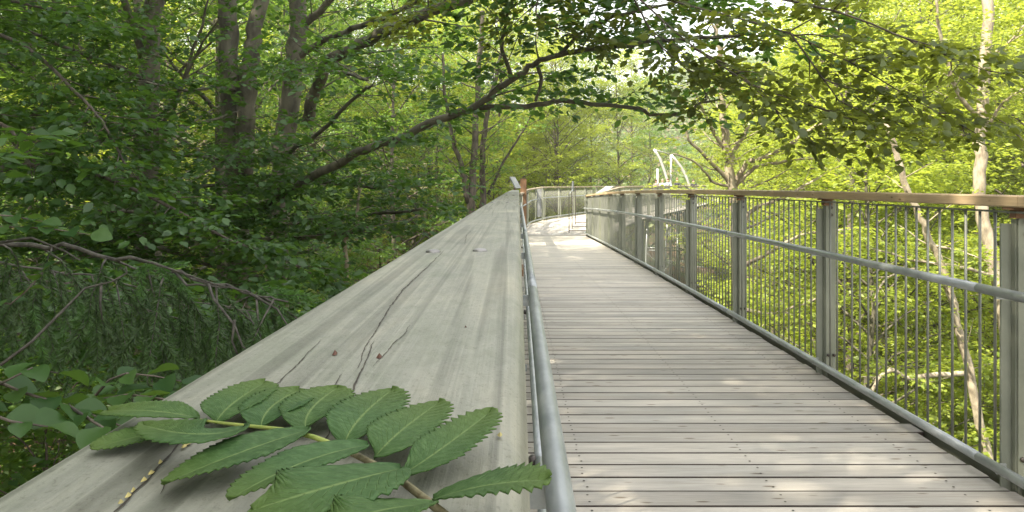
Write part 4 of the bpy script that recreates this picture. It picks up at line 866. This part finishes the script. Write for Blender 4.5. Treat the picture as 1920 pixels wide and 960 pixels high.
for pts in ([(0, 455, 2.0), (60, 446, 1.98), (120, 470, 1.95), (150, 488, 1.93)], [(250, 484, 2.0), (290, 494, 1.9), (400, 532, 1.85), (470, 548, 1.8)], [(330, 512, 1.95), (350, 535, 1.9), (372, 533, 1.9), (425, 540, 1.9)],
            [(390, 530, 1.9), (400, 560, 1.85), (440, 610, 1.8), (455, 650, 1.8), (475, 665, 1.8)], [(440, 600, 1.8), (435, 640, 1.8), (452, 680, 1.8)], [(460, 545, 1.9), (520, 580, 1.85), (545, 620, 1.8)],
            [(-20, 700, 1.7), (60, 640, 1.75), (120, 580, 1.8), (160, 540, 1.85), (210, 528, 1.85), (238, 512, 1.85), (236, 500, 1.85)], [(190, 530, 1.9), (188, 570, 1.9), (192, 600, 1.9)]):
    p = np.array([P(*q_) for q_ in pts]) + inv; mb_.tube(p, np.linspace(.0042, .0018, len(p)), 5)
for x0, y0 in ((262, 500), (290, 640), (275, 650), (490, 540), (520, 552), (300, 500)):
    c0 = P(x0, y0, 1.95) + inv
    for j in range(5):
        e = c0 + np.array((rng.uniform(.0, .10), rng.normal(0, .04), rng.uniform(-.09, .01))); w_ = wob(c0, e, 4, .003, rng); mb_.tube(w_, [.0018, .0015, .0012, .001], 3, cap=False); needles(w_, 1700, .018, 1)
mb_.build('trunk', M['twig_bark'], sp_, True)
for k, nm in ((0, 'needles'), (1, 'young_needles')):
    me = np_mesh(nm, np.vstack(NV[k]), np.vstack(NQ[k]), M['needle' if k == 0 else 'needle_new']); link(bpy.data.objects.new(nm, me), sp_)

# ------------------------------------------------------------ close sprigs of broad leaves, lower left
tb = [(0, 0), (.06, .10), (.16, .24), (.32, .36), (.5, .39), (.68, .34), (.84, .21), (.94, .09), (1, 0)]
BT = np.array(tb + [(a, -b) for a, b in tb[1:-1]] + [(a, 0) for a, b in tb[1:-1]])
ce = [0] + list(range(16, 23)) + [8]; le_ = list(range(9)); ri_ = [0] + list(range(9, 16)) + [8]
BF = []
for i in range(8):
    for side_, flip in ((le_, False), (ri_, True)):
        a_, b_, c_, d_ = ce[i], ce[i+1], side_[i+1], side_[i]; q_ = [a_, b_, c_, d_]
        q_ = [v for j, v in enumerate(q_) if v not in q_[:j]]
        if len(q_) == 3: q_.append(q_[-1])
        BF.append(tuple(q_ if not flip else q_[::-1]))
def big_leaf(m_, p, d, nrm, L, wid, curl, rng):
    d = unit(np.asarray(d, float)); s_ = unit(np.cross(nrm, d)); n_ = np.cross(d, s_); T = BT
    ed = np.abs(T[:, 1]); wav = .02 * np.sin(T[:, 0]*26) * (ed > .05)
    V = p + (L*T[:, 0])[:, None]*d + (L*T[:, 1]*wid)[:, None]*s_ + (L*(ed*.38 + wav - curl*T[:, 0]**2))[:, None]*n_
    m_.add(V, [tuple(dict.fromkeys(q_)) for q_ in BF])
def sprig(name, label, stems, seed, Lr=(.04, .072)):
    r_ = np.random.default_rng(seed); f0 = P(*stems[0][0]); root = empty(name, tuple(f0), label, 'branch'); inv = -f0; sm_ = MB(); lm = MB()
    for pts in stems:
        p = np.array([P(*q_) for q_ in pts]) + inv; sm_.tube(p, np.linspace(.0032, .0012, len(p)), 6)
        L = np.linalg.norm(np.diff(p, axis=0), axis=1).sum(); n_ = max(3, int(L / .032))
        for k in range(n_ + 1):
            f_ = (k + .3) / (n_ + .3) if n_ else 1; f_ = min(f_, 1); i = f_*(len(p)-1); i0 = min(int(i), len(p)-2); q_ = p[i0] + (p[i0+1]-p[i0])*(i-i0); t_ = unit(p[i0+1]-p[i0]); sd_ = unit(np.cross(t_, (0, 0, 1.))) * (1 if k % 2 else -1)
            d = t_*r_.uniform(.3, .8) + sd_*r_.uniform(.6, 1) + np.array((0, 0, r_.uniform(-.25, .2))) if k < n_ else t_
            big_leaf(lm, q_, d, np.array((0, -.25, 1.)) + r_.normal(0, .28, 3), r_.uniform(*Lr), r_.uniform(.95, 1.15), r_.uniform(.05, .3), r_)
    sm_.build('stem', DK, root, True); lf = lm.build('foliage', M['sprig'], root, True); return root
sprig('beech_sprig', 'sprig of broad green leaves low at the left edge beside the grey rail', [
    [(-60, 690, 1.35), (40, 735, 1.32), (130, 762, 1.3), (230, 800, 1.28), (330, 806, 1.25)],
    [(130, 762, 1.3), (190, 800, 1.22), (250, 835, 1.18)],
    [(-60, 700, 1.3), (0, 720, 1.28), (60, 690, 1.3), (110, 700, 1.34)],
    [(-60, 760, 1.25), (20, 790, 1.2), (90, 800, 1.2)]], 3)
sprig('beech_sprig', 'cluster of broad leaves on a thin stem just above the rowan leaf tip', [
    [(170, 752, 1.5), (205, 712, 1.5), (236, 700, 1.5), (290, 705, 1.5), (340, 715, 1.5)],
    [(170, 752, 1.5), (240, 740, 1.45), (320, 750, 1.4), (370, 765, 1.35)]], 8)
sprig('beech_sprig', 'spray of grey green leaves above the long spruce branch at the left edge', [
    [(-80, 430, 1.9), (10, 425, 1.9), (90, 428, 1.9), (170, 440, 1.9)],
    [(-60, 400, 1.9), (20, 405, 1.9), (80, 415, 1.9)]], 12, (.045, .062))
sprig('beech_sprig', 'small pale leaves hanging from a twig under the spruce branch, far left', [
    [(-40, 560, 1.9), (20, 570, 1.9), (50, 545, 1.9), (80, 510, 1.9)]], 15, (.03, .045))

# ------------------------------------------------------------ the rowan leaf on the rail
m, t, o = mat('rowan_leaflet'); p = N(t, 'BsdfPrincipled', i_Roughness=.62)
p.inputs['Specular IOR Level'].default_value = .3
uv = N(t, 'UVMap'); sp = N(t, 'SeparateXYZ'); t.links.new(uv.outputs[0], sp.inputs[0])
ab = N(t, 'Math', operation='ABSOLUTE'); t.links.new(sp.outputs[1], ab.inputs[0])
a1 = N(t, 'Math', operation='MULTIPLY', i_1=.42); t.links.new(ab.outputs[0], a1.inputs[0])
a2 = N(t, 'Math', operation='SUBTRACT'); t.links.new(sp.outputs[0], a2.inputs[0]); t.links.new(a1.outputs[0], a2.inputs[1])
a3 = N(t, 'Math', operation='MULTIPLY', i_1=11.0); t.links.new(a2.outputs[0], a3.inputs[0]); a4 = N(t, 'Math', operation='FRACT'); t.links.new(a3.outputs[0], a4.inputs[0])
a5 = N(t, 'Math', operation='SUBTRACT', i_1=.5); t.links.new(a4.outputs[0], a5.inputs[0]); a6 = N(t, 'Math', operation='ABSOLUTE'); t.links.new(a5.outputs[0], a6.inputs[0])
vein = ramp(t, a6.outputs[0], [(.0, (1,) * 3), (.09, (0,) * 3)]).outputs[0]
mid = ramp(t, ab.outputs[0], [(.018, (1,) * 3), (.05, (0,) * 3)]).outputs[0]
nz = N(t, 'TexNoise', i_Scale=420, i_Detail=6, i_Roughness=.7); tc = N(t, 'TexCoord'); t.links.new(tc.outputs['Object'], nz.inputs['Vector'])
nb = N(t, 'TexNoise', i_Scale=38, i_Detail=3); t.links.new(tc.outputs['Object'], nb.inputs['Vector'])
vz = N(t, 'TexVoronoi', i_Scale=900, feature='DISTANCE_TO_EDGE'); t.links.new(tc.outputs['Object'], vz.inputs['Vector'])
c = ramp(t, nb.outputs[0], [(.3, (.034, .086, .022)), (.7, (.062, .128, .034))]).outputs[0]
c = mixc(t, ramp(t, nz.outputs[0], [(.45, (0,)*3), (.68, (.5,)*3)]).outputs[0], c, (.15, .26, .09))
c = mixc(t, mixc(t, .5, (0, 0, 0), vein), c, (.17, .26, .08)); oi = N(t, 'ObjectInfo'); c = mixc(t, 1.0, c, ramp(t, oi.outputs['Random'], [(0, (.82, .90, .95)), (1, (1.12, 1.04, .92))]).outputs[0], 'MULTIPLY'); tipf = ramp(t, sp.outputs[0], [(.55, (0,)*3), (1.0, (.6,)*3)]).outputs[0]; c = mixc(t, tipf, c, (.115, .17, .03)); c = mixc(t, mid, c, (.17, .25, .08)); t.links.new(c, p.inputs['Base Color'])
b1 = N(t, 'Bump', i_Strength=.6, i_Distance=.0005, invert=True); t.links.new(vein, b1.inputs['Height'])
b2 = N(t, 'Bump', i_Strength=.5, i_Distance=.0003); t.links.new(nz.outputs[0], b2.inputs['Height']); t.links.new(b1.outputs[0], b2.inputs['Normal']); t.links.new(b2.outputs[0], p.inputs['Normal'])
tr = N(t, 'BsdfTranslucent'); tr.inputs[0].default_value = (.16, .34, .04, 1); ms = N(t, 'MixShader', i_0=.22)
t.links.new(p.outputs[0], ms.inputs[1]); t.links.new(tr.outputs[0], ms.inputs[2]); t.links.new(ms.outputs[0], o.inputs[0]); M['rowan'] = m
M['rachis'] = simple('rachis', (.20, .27, .05), (.30, .34, .08), (200, 200, 200), rough=.6, bump=.3, dist=.0004)
M['rachis_brown'] = simple('rachis_brown', (.12, .10, .045), (.24, .22, .12), (300, 300, 300), rough=.8, bump=.6, dist=.0006)
rp = np.array((-.05, .22, CH - LH)); RW = empty('rowan_leaf', tuple(rp), 'green rowan leaf with toothed leaflets lying on the grey wooden rail', 'leaf')
def leaflet(base, mid_, tip, wl, wr, z=(.003, .006, .003), seed=0, teeth=20, curl=0.0, cup=.0010, tooth=.19, blunt=4.0, fw=.0038):
    r_ = np.random.default_rng(seed)
    b = onplane(*base, LH - z[0]); m1 = onplane(*mid_, LH - z[1]); e = onplane(*tip, LH - z[2]); ctrl = 2*m1 - .5*(b + e)
    ns, nt_ = 200, 8; s = np.linspace(0, 1, ns); mr = ((1-s)**2)[:, None]*b + (2*s*(1-s))[:, None]*ctrl + (s**2)[:, None]*e
    tg = unit(np.gradient(mr, axis=0)); sd_ = unit(np.cross(tg, (0, 0, 1.)))   # right hand side
    prof = np.clip(s / .42, 0, 1) ** .55 * (1 - s ** blunt) ** .62 * (.82 + .26 * s); prof[-1] = 0; prof[0] = 0.02
    V, UV = [], []
    ph = r_.uniform(0, 1, 2); tv = np.linspace(-1, 1, 2*nt_ + 1)
    for i in range(ns):
        tp = []
        for sdn in (0, 1):
            g_ = (s[i]*teeth + ph[sdn]) % 1; amp = tooth * np.clip((s[i] - .2) * 1.9, 0, 1.35); tp.append(1 + amp * (g_ ** 1.2 - .45) * 1.15)
        for u in tv:
            wd = (wr if u > 0 else wl) * prof[i] * (tp[1] if u > 0 else tp[0]); a_ = abs(u)
            fwd = fw * a_**2 * s[i] * (1 - .75 * s[i]**5)
            q_ = mr[i] + sd_[i]*np.sign(u)*wd*a_ + tg[i]*fwd
            q_[2] += cup*a_*1.0 - curl*a_**2*abs(wd)*.4 + .00010*math.sin(s[i]*60 - a_*8)*a_ + .0005*math.sin(s[i]*5 + u*1.5 + seed)*a_
            q_[2] = max(q_[2], CH - LH + .0009); V.append(q_ - rp); UV.append((s[i], u))
    K = len(tv); Q = [(i*K+j, i*K+j+1, (i+1)*K+j+1, (i+1)*K+j) for i in range(ns-1) for j in range(K-1)]
    me = bpy.data.meshes.new('leaflet'); me.from_pydata([tuple(v) for v in V], [], Q); ul = me.uv_layers.new(name='UVMap'); UV = np.array(UV, np.float32)
    li_ = np.empty(len(me.loops), np.int32); me.loops.foreach_get('vertex_index', li_); ul.data.foreach_set('uv', UV[li_].ravel())
    me.polygons.foreach_set('use_smooth', [True]*len(Q)); me.materials.append(M['rowan']); ob = bpy.data.objects.new('leaflet', me); link(ob, RW)
    sl = ob.modifiers.new('thick', 'SOLIDIFY'); sl.thickness = .00035; sl.offset = 0; return ob
# upper row, left to right: base, middle, tip in photo pixels; half widths in metres on either side
leaflet((374, 786), (290, 772), (203, 772), .0105, .0105, (.004, .006, .003), 1, blunt=2.6, fw=.002)
leaflet((392, 794), (290, 812), (172, 843), .0085, .0085, (.002, .003, .0015), 2, blunt=2.6, fw=.002)
leaflet((458, 802), (370, 815), (268, 798), .0095, .0095, (.005, .009, .006), 3, blunt=2.8, fw=.002)
leaflet((405, 795), (436, 758), (496, 719), .0105, .0105, (.003, .006, .005), 4)
leaflet((490, 803), (508, 765), (560, 733), .0105, .0115, (.003, .006, .005), 5)
leaflet((574, 806), (584, 768), (632, 729), .0105, .0115, (.003, .006, .006), 6)
leaflet((646, 836), (675, 785), (734, 733), .0105, .0115, (.003, .007, .007), 7, tooth=.26)
leaflet((702, 862), (748, 812), (822, 757), .0100, .0105, (.003, .007, .007), 8, tooth=.26)
leaflet((752, 893), (828, 842), (920, 773), .0090, .0090, (.003, .007, .009), 9, tooth=.30)
leaflet((812, 938), (910, 912), (1026, 902), .0092, .0092, (.004, .009, .011), 10, tooth=.34, teeth=13)
# lower row
leaflet((580, 806), (450, 850), (306, 909), .0092, .0095, (.005, .006, .003), 11, blunt=2.6, fw=.002)
leaflet((690, 836), (570, 868), (430, 938), .0082, .0088, (.007, .010, .008), 12, blunt=2.8, fw=.002)
leaflet((752, 880), (625, 912), (475, 958), .0150, .0150, (.006, .012, .010), 13, tooth=.22, teeth=16, fw=.0025)
leaflet((812, 948), (700, 962), (560, 1010), .0090, .0100, (.006, .014, .010), 14, tooth=.22, teeth=16, fw=.0025)
def stem(pts, r_, mt):
    p_ = np.array([onplane(x, y_, LH - z_) for x, y_, z_ in pts]) - rp; return MB().tube(p_, r_, 10).build('stem', mt, RW, True)
stem([(366, 785, .0035), (400, 791, .004), (450, 797, .0045), (530, 805, .0045), (590, 820, .0045), (630, 836, .0045)], [.0003, .0004, .0005, .00055, .0007, .0008], M['rachis'])
stem([(628, 835, .0045), (655, 847, .0045), (720, 880, .0042), (760, 907, .0042), (800, 938, .0042), (835, 966, .0042), (870, 1000, .004)], [.0008, .00085, .00085, .0009, .00095, .001, .0011], M['rachis_brown'])
# ------------------------------------------------------------ haze of the sunlit valley air
mb = MB(); mb.box((-690, -59, -60), (890, 1190, 60))
hz = mb.build('haze', mat('valley_haze')[0]); m = hz.data.materials[0]; t = m.node_tree; pv = N(t, 'VolumePrincipled', i_Density=.0007, i_Anisotropy=.2)
pv.inputs['Color'].default_value = (.96, .96, .90, 1); t.links.new(pv.outputs[0], [n for n in t.nodes if n.type == 'OUTPUT_MATERIAL'][0].inputs['Volume']); tag(hz, kind='stuff')
print('VERTS', sum(len(m_.vertices) for m_ in bpy.data.meshes), 'OBJ', len(bpy.data.objects))
